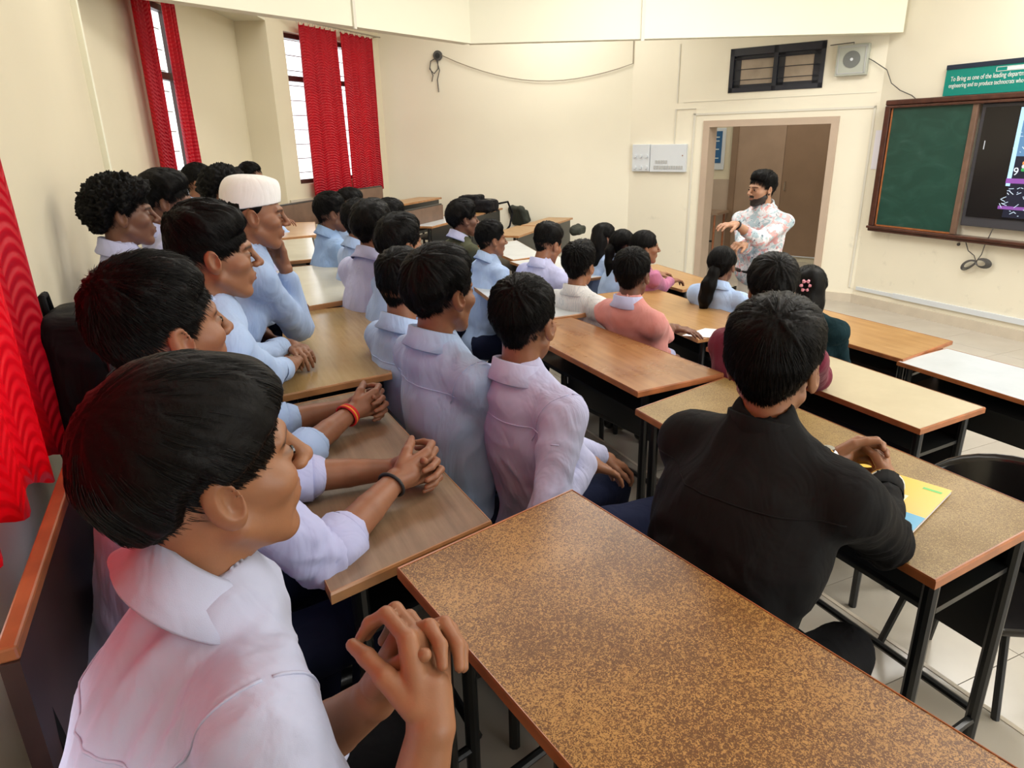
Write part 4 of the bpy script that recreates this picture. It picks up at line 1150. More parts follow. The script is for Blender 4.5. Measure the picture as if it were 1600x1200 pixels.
def hair_strands(name, st, Rm, Hc, s, parent, count, seed, r0=0.00045):
    rs = np.random.RandomState(seed)
    D = rs.normal(size=(count * 2, 3)); D /= np.linalg.norm(D, axis=1)[:, None]
    t, edge = hair_t(D, st); D = D[(edge > 0.05) & (t > 0.002)][:count]; N = len(D)
    wh = nrm(st.get('whorl', (0.12, -0.62, 0.78)))
    ax = np.cross(wh, D); ax /= np.linalg.norm(ax, axis=1)[:, None] + 1e-6
    tw = st.get('twist', 0.25); ax = ax + tw * D; ax /= np.linalg.norm(ax, axis=1)[:, None]
    clump = vnoise(D * 14, seed)[:, None]; c2 = vnoise(D * 9 + 5, seed + 3)[:, None]
    n = 7; L = st.get('length', 0.05) / 0.10 * (0.7 + 0.6 * rs.rand(N, 1)); pts = np.zeros((N, n, 3)); rag = st.get('ragged', 0.0035)
    lift = st.get('lift', 1.0); cw = st.get('curl', 0.0)
    rnd1 = rs.normal(size=(N, 1)); rnd2 = rs.rand(N, 1)
    for k in range(n):
        f = k / (n - 1); ang = L * f + 0.0
        axk = ax + D * (0.25 * clump * f) ; axk /= np.linalg.norm(axk, axis=1)[:, None]
        c, s_ = np.cos(ang), np.sin(ang)
        d = D * c + np.cross(axk, D) * s_ + axk * (np.sum(axk * D, 1)[:, None]) * (1 - c)
        d /= np.linalg.norm(d, axis=1)[:, None]
        tk, ek = hair_t(d, st)
        tt = np.maximum(tk, 0.004)
        rise = min(1.0, 0.25 + f * 1.6)
        rr = skull_r(d) + tt * rise * (0.86 + 0.10 * c2[:, 0]) + rag * (rnd2[:, 0] * f) + 0.0015 * rnd1[:, 0] * f + 0.003 * clump[:, 0] * f
        if cw:
            w = 14 + 5 * rnd2; rr = rr + cw * 0.35 * np.sin(f * w + rnd1 * 3)[:, 0]
            d = d + 0.05 * np.cos(f * w + rnd1 * 3) * axk; d /= np.linalg.norm(d, axis=1)[:, None]
        # locks past the hairline hang over the skin
        pts[:, k] = HC + d * rr[:, None]
    W = (pts.reshape(-1, 3) * s) @ Rm.T + Hc - np.array(parent_world(parent))
    cu = bpy.data.hair_curves.new(name); cu.add_curves([n] * N)
    cu.position_data.foreach_set('vector', W.astype(np.float32).ravel())
    ra = cu.attributes.get('radius') or cu.attributes.new('radius', 'FLOAT', 'POINT')
    prof = np.array([1.0, 1.0, 1.0, 0.95, 0.85, 0.6, 0.15])
    ra.data.foreach_set('value', np.tile(prof * r0, N).astype(np.float32))
    cu.materials.append(M['hair_strand'])
    o = bpy.data.objects.new(name, cu); COL.objects.link(o); o.parent = parent; o['kind'] = 'stuff'
    return o


# ---------------------------------------------------------------- hands: list of capsules (a, b, ra, rb)
def hand_caps(w, f, nrm_, s, curl=(25, 35, 20), spread=4.0, scale=1.0, thumb=(0.3, 0.25), fing=None):
    """w wrist, f along the hand, nrm_ out of the palm, s towards the thumb"""
    w = np.array(w, float); f = nrm(f); nn = nrm(np.array(nrm_, float) - f * (np.dot(nrm_, f))); s = nrm(np.array(s, float) - f * np.dot(s, f) - nn * np.dot(s, nn))
    C = []; k = scale
    mcp = [(0.088, 0.029), (0.092, 0.010), (0.087, -0.010), (0.079, -0.028)]
    ln = [(0.043, 0.026, 0.021), (0.047, 0.030, 0.022), (0.043, 0.027, 0.021), (0.034, 0.021, 0.019)]
    C.append((w, w + f * 0.035 * k, 0.026 * k, 0.027 * k))
    for i in range(4):
        m_ = w + k * (f * mcp[i][0] + s * mcp[i][1] - nn * 0.002)
        C.append((w + k * (f * 0.020 + s * mcp[i][1] * 0.55), m_, 0.0155 * k, 0.0120 * k))
        a = 0.0; p = m_; sp_ = math.radians(spread) * (1.5 - i)
        dirf = nrm(f * math.cos(sp_) + s * math.sin(sp_))
        cl = curl if fing is None else fing[i]
        for j in range(3):
            a += math.radians(cl[j]); d = dirf * math.cos(a) + nn * math.sin(a)
            q = p + d * ln[i][j] * k
            r_ = (0.0096, 0.0086, 0.0077, 0.0064)
            C.append((p, q, r_[j] * k * (0.88 if i == 3 else 1), r_[j + 1] * k * (0.88 if i == 3 else 1))); p = q
    b0 = w + k * (f * 0.022 + s * 0.020 + nn * 0.006); b1 = w + k * (f * 0.055 + s * (0.036 + thumb[0] * 0.02) + nn * (0.010 + 0.02 * thumb[1]))
    d1 = nrm(f * 0.9 + s * thumb[0] + nn * thumb[1]); b2 = b1 + d1 * 0.032 * k; b3 = b2 + nrm(d1 + nn * 0.25 - s * 0.1) * 0.026 * k
    C += [(b0, b1, 0.0155 * k, 0.0125 * k), (b1, b2, 0.0115 * k, 0.0100 * k), (b2, b3, 0.0102 * k, 0.0078 * k)]
    return C


def skin_caps(caps, h, k=0.006):
    lo = np.min([np.minimum(a - ra, b - rb) for a, b, ra, rb in caps], 0) - 2.5 * h; hi = np.max([np.maximum(a + ra, b + rb) for a, b, ra, rb in caps], 0) + 2.5 * h
    def fn(P):
        d = np.full(len(P), 9.0, np.float32)
        for a, b, ra, rb in caps:
            l_ = np.minimum(a, b) - max(ra, rb) - 0.03; h_ = np.maximum(a, b) + max(ra, rb) + 0.03
            m_ = np.all((P > l_) & (P < h_), axis=1)
            if m_.any():
                dd = capsule(P[m_], a, b, ra, rb); d[m_] = np.where(d[m_] > 1, dd, smin(d[m_], dd, k))
        return d
    return surface(fn, lo, hi, h)


def ik(S, W, l1, l2, pole):
    S, W = np.array(S, float), np.array(W, float); d = W - S; L = np.linalg.norm(d)
    if L > (l1 + l2) * 0.985: W = S + d / L * (l1 + l2) * 0.985; d = W - S; L = np.linalg.norm(d)
    u_ = d / L; a = (l1 * l1 - l2 * l2 + L * L) / (2 * L); h = math.sqrt(max(l1 * l1 - a * a, 0))
    p = np.array(pole, float); p = nrm(p - u_ * (p @ u_))
    return S + u_ * a + p * h, W


SK = dict(tan=skin_mat('skin_tan', (0.285, 0.125, 0.062)), mid=skin_mat('skin_mid', (0.26, 0.108, 0.055)), dark=skin_mat('skin_dark', (0.16, 0.065, 0.036)), fair=skin_mat('skin_fair', (0.42, 0.22, 0.13)))
STY = dict(
    fringe=dict(top=0.028, side=0.016, back=0.022, fringe=0.012, ragged=0.0012, line=[15, 13, 6, -2, -9, -12, 4, -6, -34, -45, -47], lump=0.0015, freq=10, length=0.06, fade=9),
    crop=dict(top=0.024, side=0.007, back=0.010, lump=0.004, freq=11, length=0.035, ragged=0.008, fade=55),
    under=dict(top=0.032, side=0.006, back=0.008, fringe=0.006, lump=0.004, freq=9, length=0.05, fade=60, line=[22, 21, 15, 6, -16, -20, 4, -4, -30, -42, -44]),
    full=dict(top=0.030, side=0.018, back=0.024, lump=0.003, freq=9, length=0.05, ragged=0.006, fade=25, quiff=0.010),
    quiff=dict(top=0.028, side=0.010, back=0.014, quiff=0.026, lump=0.006, freq=9, length=0.045, ragged=0.010, fade=40),
    curly=dict(top=0.040, side=0.024, back=0.036, fringe=0.014, curl=0.010, lump=0.008, freq=10, length=0.03, ragged=0.008, fade=14, line=[20, 18, 14, 2, -12, -16, 2, -10, -42, -52, -54]),
    girl=dict(top=0.014, side=0.012, back=0.018, lump=0.002, freq=12, length=0.08, fade=10, line=[27, 26, 22, 10, -14, -26, -12, -22, -44, -50, -50], whorl=(0, 0.5, 0.85)),
    bald_cap=dict(top=0.003, side=0.007, back=0.012, lump=0.002, freq=10, length=0.03, fade=30),
)


def collar(parent, N, Rb, material, r=0.064, tall=0.034, drop=0.042, name='collar', lean=0.0, open_=28, flare=0.030):
    """shirt collar: a stand around the neck and a folded leaf with two front points; N is the neck base"""
    n = 40; rows = []
    for i in range(n + 1):
        a = math.radians(open_ + (360 - 2 * open_) * i / n); fr = (1 + math.cos(a)) / 2
        c, s_ = math.cos(a), math.sin(a)
        pt = np.exp(-((min(i, n - i)) / 3.5) ** 2)
        d = np.array([s_, c, 0])
        zb = -0.030 * fr + 0.004
        prof = [(r, -0.015 + zb), (r * 0.985, tall * 0.6 + zb), (r + 0.002, tall + zb), (r + 0.008, tall * 0.93 + zb), (r + flare * 0.62, tall * 0.25 + zb - 0.006), (r + flare + 0.006 * pt + 0.012 * abs(s_), -drop * 0.42 + zb - 0.034 * pt), (r + flare - 0.003 + 0.012 * abs(s_), -drop * 0.42 + zb - 0.004 - 0.032 * pt)]
        for rr, z in prof:
            q = d * rr * np.array([1.0, 0.98, 1]); q[2] = z; q[1] += -0.006 + pt * 0.012 * (z < 0)
            rows.append(q)
    m_ = 7; V = np.array(rows) @ Rb.T + N
    Q = [(i * m_ + j, (i + 1) * m_ + j, (i + 1) * m_ + j + 1, i * m_ + j + 1) for i in range(n) for j in range(m_ - 1)]
    o = fast_mesh(name, V, np.array(Q), material, parent)
    so = o.modifiers.new('thick', 'SOLIDIFY'); so.thickness = 0.0022; so.offset = 0
    return o


def band(parent, name, a, b, r, w, material, at=0.5, thick=0.004):
    """wrist band around the segment a-b"""
    a, b = np.array(a, float), np.array(b, float); ax = nrm(b - a); c = a + (b - a) * at
    g = MB(); p = nrm(np.cross(ax, [0.3, 0.2, 1])); q = np.cross(ax, p)
    g.tube([c + (p * math.cos(t) * r * 1.08 + q * math.sin(t) * r) for t in [2 * math.pi * i / 28 for i in range(28)]], thick, 8, True)
    return g.build(name, material, parent, True)


def person(label, H, yaw, floor_z, skin='mid', shirt=None, style='crop', byaw=None, h=0.012, hh=0.004, s=1.0, pitch=0.0, roll=0.0, trouser='trouser',
           arms=None, sleeve='long', collar_m=None, beard=0.0, female=False, jaw=1.0, strands=0, shirt_name='shirt', group='pupils', sid=0, lean=None,
           standing=False, wide=1.0, legs=True, hair=True, slouch=0.0, cuff=None, collar_on=True, hem=None, forearm_bare=0.0, sdrop=0.0, shoes=True, neck_back=0.0, fold=1.0, cflare=0.022, side=0.0, nk=0.0):
    """H head centre in the room, yaw of the face, byaw of the body; arms = {'R': (wrist, hand spec), 'L': ...}"""
    H = np.array(H, float); byaw = yaw if byaw is None else byaw
    Rh = rotm(yaw, pitch, roll); Rb = rotm(byaw); rt, fw = Rb[:, 0], Rb[:, 1]; up = np.array([0, 0, 1.0])
    N = H + (Rh @ np.array([0, -0.036, -0.120])) * s - fw * neck_back + np.array([0, 0, nk])
    if standing: pel = np.array([N[0], N[1], floor_z + 0.95]) - fw * 0.02
    else:
        ln_ = 0.12 if lean is None else lean
        pel = np.array([N[0] - fw[0] * ln_, N[1] - fw[1] * ln_, floor_z + 0.535])
    pel = pel + np.array([-fw[1], fw[0], 0]) * side
    root = empty('person', (pel[0], pel[1], floor_z), label, 'person', group)
    # --- torso and sleeves
    sh = 0.166 * s * wide; S = {}
    for k, sg_ in (('R', 1), ('L', -1)): S[k] = N + rt * sg_ * sh - up * (0.084 + sdrop) * s + fw * (0.012 + slouch)
    spec = arms or {}; J = {}
    for k, sg_ in (('R', 1), ('L', -1)):
        a_ = spec.get(k)
        if a_ is None or a_.get('w') is None:
            w = pel + rt * sg_ * 0.10 + fw * 0.36 + up * 0.095; a_ = dict(a_ or {}, w=w)
        pole = a_.get('pole', rt * sg_ * 0.28 - up * 0.9 - fw * 0.25)
        E, W = ik(S[k], a_['w'], 0.285 * s, 0.255 * s, pole)
        if a_.get('e') is not None: E = np.array(a_['e'], float); W = np.array(a_['w'], float)
        J[k] = (E, W, a_)
    Rt = np.stack([rt, fw, up], 1)
    chest = pel * 0.36 + N * 0.64 + fw * 0.012 - up * 0.02; belly = pel * 0.72 + N * 0.28 + fw * 0.02
    ax_ = nrm(N - pel); fw2 = nrm(fw - ax_ * (fw @ ax_)); Rt2 = np.stack([rt, fw2, ax_], 1)
    rel = {'long': 1.0, 'rolled': 0.28, 'short': 0.0}[sleeve]

    def sleeve_end(k):
        E, W, a_ = J[k]; rv = a_.get('sleeve', rel); return E + (W - E) * (rv * 0.93)

    def shirt_sdf(P):
        d = ellipsoid(P, chest, (0.172 * wide * s, 0.112 * wide * s, 0.20 * s), Rt2)
        d = smin(d, ellipsoid(P, belly, (0.152 * wide * s, 0.112 * wide * s, 0.19 * s), Rt2), 0.05)
        if not standing or hem is not None: d = smin(d, ellipsoid(P, pel - up * 0.02, (0.170 * wide * s, 0.125 * wide * s, 0.12 * s), Rt2), 0.05)
        d = smin(d, capsule(P, N - up * 0.055 * s, N + up * 0.006, 0.078 * s, 0.056 * s), 0.05)
        for k in 'RL':
            E, W, a_ = J[k]; Sk = S[k]
            d = smin(d, capsule(P, N - up * 0.045 * s, Sk, 0.054 * s, 0.055 * s), 0.045)
            se = sleeve_end(k)
            c = capsule(P, Sk, E, 0.056 * s, 0.047 * s)
            if a_.get('sleeve', rel) > 0.02: c = smin(c, capsule(P, E, se, 0.050 * s, (0.036 if a_.get('sleeve', rel) > 0.6 else 0.050) * s), 0.03)
            d = smin(d, c, 0.03)
        # neck opening
        d = smax(d, -capsule(P, N - up * 0.01, N + up * 0.1, 0.050 * s, 0.056 * s), 0.008)
        # cloth folds: along the pull, strongest at elbows and waist
        q = (P - pel).astype(np.float32) @ Rt2.astype(np.float32)
        wav = vnoise(q * np.array([16, 16, 26]) + np.array([vnoise(q * 7, sid)]).T * 1.5, sid + 11)
        wp = vnoise(q * 5 + 9, sid + 2)[:, None] * 1.3
        rg = 1 - 2.2 * np.abs(vnoise(q * np.array([10, 10, 5.5]) + wp, sid + 21))
        rg2 = 1 - 2.2 * np.abs(vnoise(q * np.array([20, 20, 13]) + wp * 2, sid + 31))
        d = d - fold * (0.0022 * wav + 0.007 * vnoise(q * 6.5, sid + 4) + 0.0048 * rg + 0.0022 * rg2)
        for k in 'RL':
            E, W, a_ = J[k]; m_ = np.exp(-(np.linalg.norm(P - E, axis=1) / 0.085) ** 2)
            t_ = (P - E) @ nrm(W - S[k]); d = d - 0.006 * m_ * np.sin(t_ * 150 + 3 * vnoise(P * 12, sid))
        return d
    pts = np.array([pel - up * 0.13, N, S['R'], S['L'], J['R'][0], J['L'][0], sleeve_end('R'), sleeve_end('L'), pel + rt * 0.17, pel - rt * 0.17, chest + fw * 0.1, chest - fw * 0.1])
    V, Q = surface(shirt_sdf, pts.min(0) - 0.085, pts.max(0) + 0.085, h)
    so = fast_mesh(shirt_name, V, Q, shirt, root)
    if collar_on:
        Rc = Rt2 @ np.array([[1, 0, 0], [0, math.cos(-0.12), -math.sin(-0.12)], [0, math.sin(-0.12), math.cos(-0.12)]])
        collar(so, N + up * (0.008 if collar_m is None else 0.014), Rc, collar_m or shirt, r=0.060 * s, flare=cflare)
    for k in 'RL':
        E, W, a_ = J[k]; rv = a_.get('sleeve', rel)
        if rv > 0.02:
            se = sleeve_end(k); dd = nrm(W - E); rad = (0.041 if rv > 0.6 else 0.0575) * s
            g = MB(); c0 = se - dd * (0.05 if rv > 0.6 else 0.055); c1 = se + dd * 0.012
            g.tube([c0, c0 + dd * 0.004, c1 - dd * 0.003, c1, c1 - dd * 0.004, c1 - dd * 0.03], [rad * 0.95, rad, rad * 1.0, rad * 0.97, rad * 0.88, rad * 0.85], 20)
            g.f = g.f[:-2]
            g.build('cuff', cuff or collar_m or shirt, so, True)
    # --- skin: head, neck, forearms, hands
    hv, hq, ht = head_proto(hh, female, beard, jaw)
    parts = [((hv * s) @ Rh.T + H, hq, ht)]
    nk, nq = skin_caps([(H + Rh @ np.array([0, -0.030, -0.08]) * s, N - up * 0.03, 0.049 * s * (0.86 if female else 1), 0.056 * s * (0.88 if female else 1))]
                      + [c_ for k in 'RL' for c_ in ((N - up * 0.06, S[k] - up * 0.01, 0.040 * s, 0.036 * s), (S[k] - up * 0.01, J[k][0], 0.036 * s, 0.033 * s), (J[k][0], J[k][0] + nrm(J[k][1] - J[k][0]) * 0.07, 0.033 * s, 0.032 * s))], max(0.010, hh * 2.4))
    parts.append((nk, nq, np.ones((len(nk), 3))))
    for k, sg_ in (('R', 1), ('L', -1)):
        E, W, a_ = J[k]; dd = nrm(W - E)
        caps = [(E + dd * 0.03, W - dd * 0.10, 0.040 * s, 0.033 * s), (W - dd * 0.10, W, 0.033 * s, 0.0235 * s)]
        caps += hand_caps(W, a_.get('f', dd), a_.get('n', -up), a_.get('t', -rt * sg_), a_.get('curl', (20, 30, 20)), scale=a_.get('hs', 0.98) * s, thumb=a_.get('thumb', (0.45, 0.25)), fing=a_.get('fing'), spread=a_.get('spread', 3))
        v, q = skin_caps(caps, a_.get('h', max(0.006, hh * 1.2)), a_.get('k', 0.005))
        parts.append((v, q, np.ones((len(v), 3))))
    off = 0; VV, QQ, TT = [], [], []
    for v, q, t in parts: VV.append(v); QQ.append(q + off); TT.append(t); off += len(v)
    fast_mesh('body', np.concatenate(VV), np.concatenate(QQ), SK[skin], root, np.concatenate(TT))
    # --- eyes
    for sg_ in (1, -1):
        c = H + Rh @ (np.array([sg_ * 0.031, 0.0785, 0.0038]) * s)
        g = MB(); seg = 10
        vs = []; fs = []
        for i in range(1, 7):
            for j in range(seg):
                t, p = math.pi * i / 7, 2 * math.pi * j / seg
                vs.append(c + Rh @ (0.0112 * s * np.array([math.sin(t) * math.cos(p), math.cos(t), math.sin(t) * math.sin(p) * 0.5])))
        for i in range(5):
            for j in range(seg): fs.append((i * seg + j, i * seg + (j + 1) % seg, (i + 1) * seg + (j + 1) % seg, (i + 1) * seg + j))
        fs.append(tuple(range(seg)))
        g.add(vs, fs); e = g.build('eye', M['eye'], root, True)
        g = MB(); cc_ = c + Rh @ (np.array([0, 0.0098, 0]) * s); g.tube([cc_, cc_ + Rh[:, 1] * 0.0022 * s], 0.0056 * s, 10); g.build('iris', M['iris'], e)
    # --- hair
    hr = None
    if hair:
        st = dict(STY[style] if isinstance(style, str) else style)
        V, Q = hair_shell(st, 40 if h > 0.011 else 84, sid)
        hr = fast_mesh('hair', (V * s) @ Rh.T + H, Q, M['hair'], root)
        if strands: hair_strands('hair_strands', st, Rh, H, s, hr, strands, sid + 1, 0.0005 if strands > 6000 else 0.0008)
    # --- trousers and shoes
    if legs:
        T = {}
        for k, sg_ in (('R', 1), ('L', -1)):
            hip = pel + rt * sg_ * 0.085 - up * 0.01
            if standing: kn = hip - up * 0.43 + fw * 0.02; an = kn - up * 0.40 - fw * 0.01
            else:
                kn = hip + fw * 0.43 + rt * sg_ * 0.045 + up * 0.0; kn[2] = floor_z + 0.50; an = kn - fw * 0.05; an[2] = floor_z + 0.095
            T[k] = (hip, kn, an)

        def leg_sdf(P):
            d = ellipsoid(P, pel - up * 0.01, (0.158 * wide, 0.115 * wide, 0.115), Rt)
            for k in 'RL':
                a, b_, c = T[k]
                d = smin(d, capsule(P, a, b_, 0.088, 0.066), 0.03); d = smin(d, capsule(P, b_, c, 0.066, 0.050), 0.015)
            return d - 0.006 * vnoise(P * 14, sid)
        pts = np.array([T['R'][0], T['L'][0], T['R'][1], T['L'][1], T['R'][2], T['L'][2], pel + rt * 0.16, pel - rt * 0.16])
        V, Q = surface(leg_sdf, pts.min(0) - 0.13, pts.max(0) + 0.11, max(h * 1.4, 0.014))
        fast_mesh('trousers', V, Q, M[trouser] if isinstance(trouser, str) else trouser, root)
        if shoes:
            for k in 'RL':
                an = T[k][2]; V, Q = skin_caps([(an - fw * 0.03 - up * 0.045, an + fw * 0.05 - up * 0.050, 0.040, 0.040), (an + fw * 0.05 - up * 0.050, an + fw * 0.15 - up * 0.062, 0.040, 0.030)], 0.015, 0.01)
                V[:, 2] = np.maximum(V[:, 2], floor_z + 0.002); fast_mesh('shoe', V, Q, M['shoe'], root)
    return dict(root=root, H=H, N=N, S=S, J=J, Rh=Rh, Rb=Rb, pel=pel, shirt=so, hair=hr, rt=rt, fw=fw, up=up)


def clasp(C, fwd, up=(0, 0, 1), gap=0.022, hs=1.0, h=0.0035, tilt=0.0):
    """arm settings for two hands folded into each other at C, fingers pointing along fwd"""
    C = np.array(C, float); f = nrm(fwd); u_ = nrm(np.array(up, float) - f * np.dot(up, f)); r = np.cross(f, u_)
    out = {}
    for k, sg_ in (('R', 1), ('L', -1)):
        hf = nrm(f * 0.86 - r * sg_ * 0.42 + u_ * 0.05)
        wr = C - f * 0.078 * hs + r * sg_ * (gap + 0.028) + u_ * (0.006 * sg_ + tilt)
        out[k] = dict(w=wr, f=hf, n=-r * sg_ + f * 0.1, t=u_ + r * sg_ * 0.15, curl=(38, 62, 30), hs=hs, thumb=(0.15, 0.75 if sg_ > 0 else 0.45), h=h, k=0.004, spread=1.5)
        if sg_ < 0: out[k]['w'] = out[k]['w'] - u_ * 0.010
    return out

# ---------------------------------------------------------------- the people
def shirtm(name, col, **kw): return cloth_mat(name, col, **kw)


UPV = np.array([0, 0, 1.0])
BLUE = shirtm('light_blue_cotton', (0.37, 0.50, 0.78)); BLUE2 = shirtm('sky_blue_cotton', (0.42, 0.56, 0.84)); BLUE3 = shirtm('deeper_blue_cotton', (0.28, 0.42, 0.68))
LAV = shirtm('lavender_cotton', (0.52, 0.54, 0.80)); PALE = shirtm('pale_lilac_cotton', (0.45, 0.48, 0.65), crease=0.35)
BLUE_PINK_LIT = shirtm('blue_cotton_pink_lit', (0.44, 0.46, 0.72))  # blue shirt cloth with a little red curtain light mixed into its colour
R_ = math.radians
TEACH = np.array([4.05, 4.2])


def look(H, off=0.0): return math.atan2(TEACH[1] - H[1], TEACH[0] - H[0]) + R_(off)


def cp_hand(C, ang, **kw): return clasp(C, (math.cos(R_(ang)), math.sin(R_(ang)), 0.05), **kw)


ROWA, ROWB, ROWC, ROWD = 'pupils of the back row', 'pupils of the second row', 'pupils of the third row', 'pupils of the front row'
PEO = {}
PEO['near'] = person('nearest boy in a pale lilac shirt, in left foreground, hands clasped over his lap', sight(324, 742, 0.775), R_(17), FA, 'tan', PALE, dict(STY['fringe'], top=0.024, back=0.020), byaw=R_(10), h=0.0060, lean=0.20, fold=1.3, hh=0.0026, s=1.0, pitch=R_(6), cflare=0.030,
            arms=clasp(sight(655, 1000, 0.755), (0.35, 0.30, 0.55), up=(-0.5, -0.2, 0.8), h=0.003, hs=0.95), sleeve='rolled', strands=34000, sid=1, trouser='trouser_black', group=ROWA, wide=0.97)
JARM = clasp(at_z(1372, 712, 1.135), (0.75, 0.1, 0.12), h=0.0032)
JARM['R'].update(w=at_z(1384, 750, 1.125), e=at_z(1382, 842, 1.105), f=at_z(1372, 700, 1.13) - at_z(1384, 750, 1.125), sleeve=0.97)
JARM['L'].update(w=at_z(1322, 722, 1.125), f=at_z(1385, 698, 1.15) - at_z(1322, 722, 1.125), sleeve=0.9)
PEO['jacket'] = person('boy in black jacket seen from behind with folded hands on a yellow booklet', sight(1207, 577, 1.36), R_(33), FB, 'tan', shirtm('black_jersey', (0.012, 0.012, 0.013), rough=0.75, crease=0.35), dict(STY['full'], back=0.015, side=0.009), byaw=R_(14), nk=0.022, fold=1.3, sdrop=0.02, h=0.0075, hh=0.003, s=1.0,
            arms=JARM, strands=26000, sid=2, trouser='trouser_black', shirt_name='jacket', wide=1.10, lean=0.20, group=ROWB, collar_on=False)
H = sight(258, 522, 1.20)
PEO['band'] = person('boy right behind the nearest boy, black band on his wrist', H, R_(26), FA, 'mid', BLUE_PINK_LIT, 'crop', pitch=R_(6), byaw=R_(20), h=0.009, hh=0.0035, s=1.0,
            arms=cp_hand(at_z(668, 728, 1.262), -8, h=0.0032), sleeve='rolled', strands=16000, sid=3, group=ROWA)
H = sight(268, 520, 1.58)
PEO['thread'] = person('mostly hidden boy whose wrist wears a red and yellow thread', H, R_(42), FA, 'mid', BLUE, 'crop', byaw=R_(14), h=0.010, hh=0.004, s=0.94,
            arms=cp_hand(at_z(590, 628, 1.262), -4, h=0.0035), sleeve='rolled', sid=4, group=ROWA, lean=0.2)
H = sight(335, 402, 1.80); PEO['fade'] = person('boy with faded sides and a short fringe leaning folded arms on the golden desk', H, R_(2), FA, 'tan', BLUE2, dict(STY['under'], top=0.030), byaw=R_(5), h=0.010, hh=0.003, s=0.98,
            arms=dict(R=dict(w=at_z(455, 575, 1.27), sleeve=0.75, f=(0.2, 0.9, 0)), L=dict(w=at_z(452, 540, 1.28), sleeve=0.85, f=(0.3, -0.9, 0))), strands=16000, sid=5, group=ROWA, lean=0.22)
H = sight(398, 338, 2.42); PEO['cap'] = person('boy in a white skull cap resting his mouth on his raised fist', H, R_(-2), FA, 'mid', BLUE, 'bald_cap', byaw=R_(8), h=0.011, hh=0.0032, s=0.98, pitch=R_(-4),
            arms=dict(R=dict(e=at_z(466, 512, 1.285), w=at_z(466, 512, 1.285) + np.array([-0.02, -0.015, 0.235]), sleeve=0.88, f=(-0.25, 0.35, 0.7), n=(-0.6, -0.6, 0), t=(0.3, -0.5, 0.5), curl=(50, 70, 40), pole=(0.0, 0.15, -1), h=0.004), L=dict(w=at_z(430, 490, 1.28), sleeve=0.9)), slouch=-0.02, sid=6, group=ROWA, lean=0.26)
H = sight(194, 338, 2.56); PEO['curly'] = person('boy with curly hair swept up at the nape, leaning back on the wall', H, R_(4), FA, 'dark', LAV, dict(STY['curly'], top=0.034), byaw=R_(6), h=0.010, hh=0.003, s=0.98, strands=9000, sid=7, group=ROWA, lean=-0.02, pitch=R_(2))
H = sight(262, 318, 3.00); PEO['lanyard'] = person('boy with side-combed hair wearing a bright blue lanyard', H, R_(0), FA, 'dark', LAV, dict(STY['full'], top=0.030), byaw=R_(6), h=0.012, hh=0.004, s=0.98, strands=7000, sid=8, group=ROWA, lean=0.0, pitch=R_(-6))
H = sight(313, 288, 4.7); PEO['bright'] = person('boy with short hair lit white from the recessed window behind him', H, R_(-10), FA, 'mid', BLUE2, 'crop', h=0.014, hh=0.005, s=0.98, strands=2500, sid=9, group=ROWA, lean=0.0)
H = sight(352, 300, 3.9); PEO['afro'] = person('boy with a round frizzy mop of hair behind the white cap', H, R_(-6), FA, 'mid', LAV, dict(STY['curly'], top=0.030, fringe=0.02), h=0.014, hh=0.005, s=0.98, strands=3000, sid=10, group=ROWA, lean=0.0)
H = sight(394, 280, 5.9); PEO['farleft'] = person('furthest boy of the back row, only glossy hair showing above the white cap', H, R_(-30), FA, 'mid', BLUE2, 'crop', h=0.016, hh=0.006, strands=1800, sid=11, group=ROWA, lean=0.0,
            arms=dict(R=dict(w=at_z(447, 349, 1.27), sleeve=0.3, f=(0.8, -0.5, 0), pole=(0.2, 0.5, -0.8))))

PEO['lav'] = person('boy in a lavender shirt with the black rucksack behind his back', sight(820, 508, 1.84), R_(38), FB, 'mid', LAV, dict(STY['crop'], top=0.022, side=0.010, back=0.012, ragged=0.004), byaw=R_(12), h=0.0085, hh=0.0032, s=0.98,
            arms=dict(R=dict(w=sight(912, 722, 1.86), sleeve=1.02, f=nrm(sight(975, 742, 1.95) - sight(912, 722, 1.86)), n=(0, 0, -1), t=(0.2, 0.9, 0), curl=(10, 20, 10))), strands=16000, sid=12, group=ROWB, lean=-0.06)
PEO['blue'] = person('boy in a light blue shirt with thick layered hair, left of the lavender shirt', sight(690, 462, 1.95), R_(24), FB, 'mid', BLUE2, dict(STY['full'], top=0.028, side=0.014), byaw=R_(12), h=0.009, hh=0.0032, s=1.0, strands=18000, sid=13, group=ROWB, lean=-0.03)
PEO['blueback'] = person('boy with a shaved nape partly hidden behind the thick haired boy', sight(632, 452, 2.42), R_(40), FB, 'mid', BLUE2, dict(STY['under'], back=0.007), byaw=R_(18), h=0.011, hh=0.004, s=0.98, strands=7000, sid=14, group=ROWB, lean=-0.0)
PEO['e1'] = person('boy with bushy black hair whose forehead alone shows above the desk', sight(627, 385, 3.05), R_(18), FB, 'tan', BLUE, 'full', byaw=R_(12), h=0.012, hh=0.004, s=0.98, strands=6000, sid=15, group=ROWB, lean=0.12)
PEO['e2'] = person('boy with tall thick hair seen from behind in a pale blue shirt', sight(583, 360, 3.25), R_(42), FB, 'mid', LAV, 'full', byaw=R_(30), h=0.012, hh=0.004, s=0.98, strands=6000, sid=16, group=ROWB, lean=0.08)
PEO['e2b'] = person('boy in a creased lilac-blue shirt, his head hidden behind the tall haired boy', sight(563, 350, 3.85), R_(30), FB, 'mid', BLUE, 'crop', byaw=R_(14), h=0.014, hh=0.005, s=0.98, strands=2500, sid=17, group=ROWB, lean=0.08)
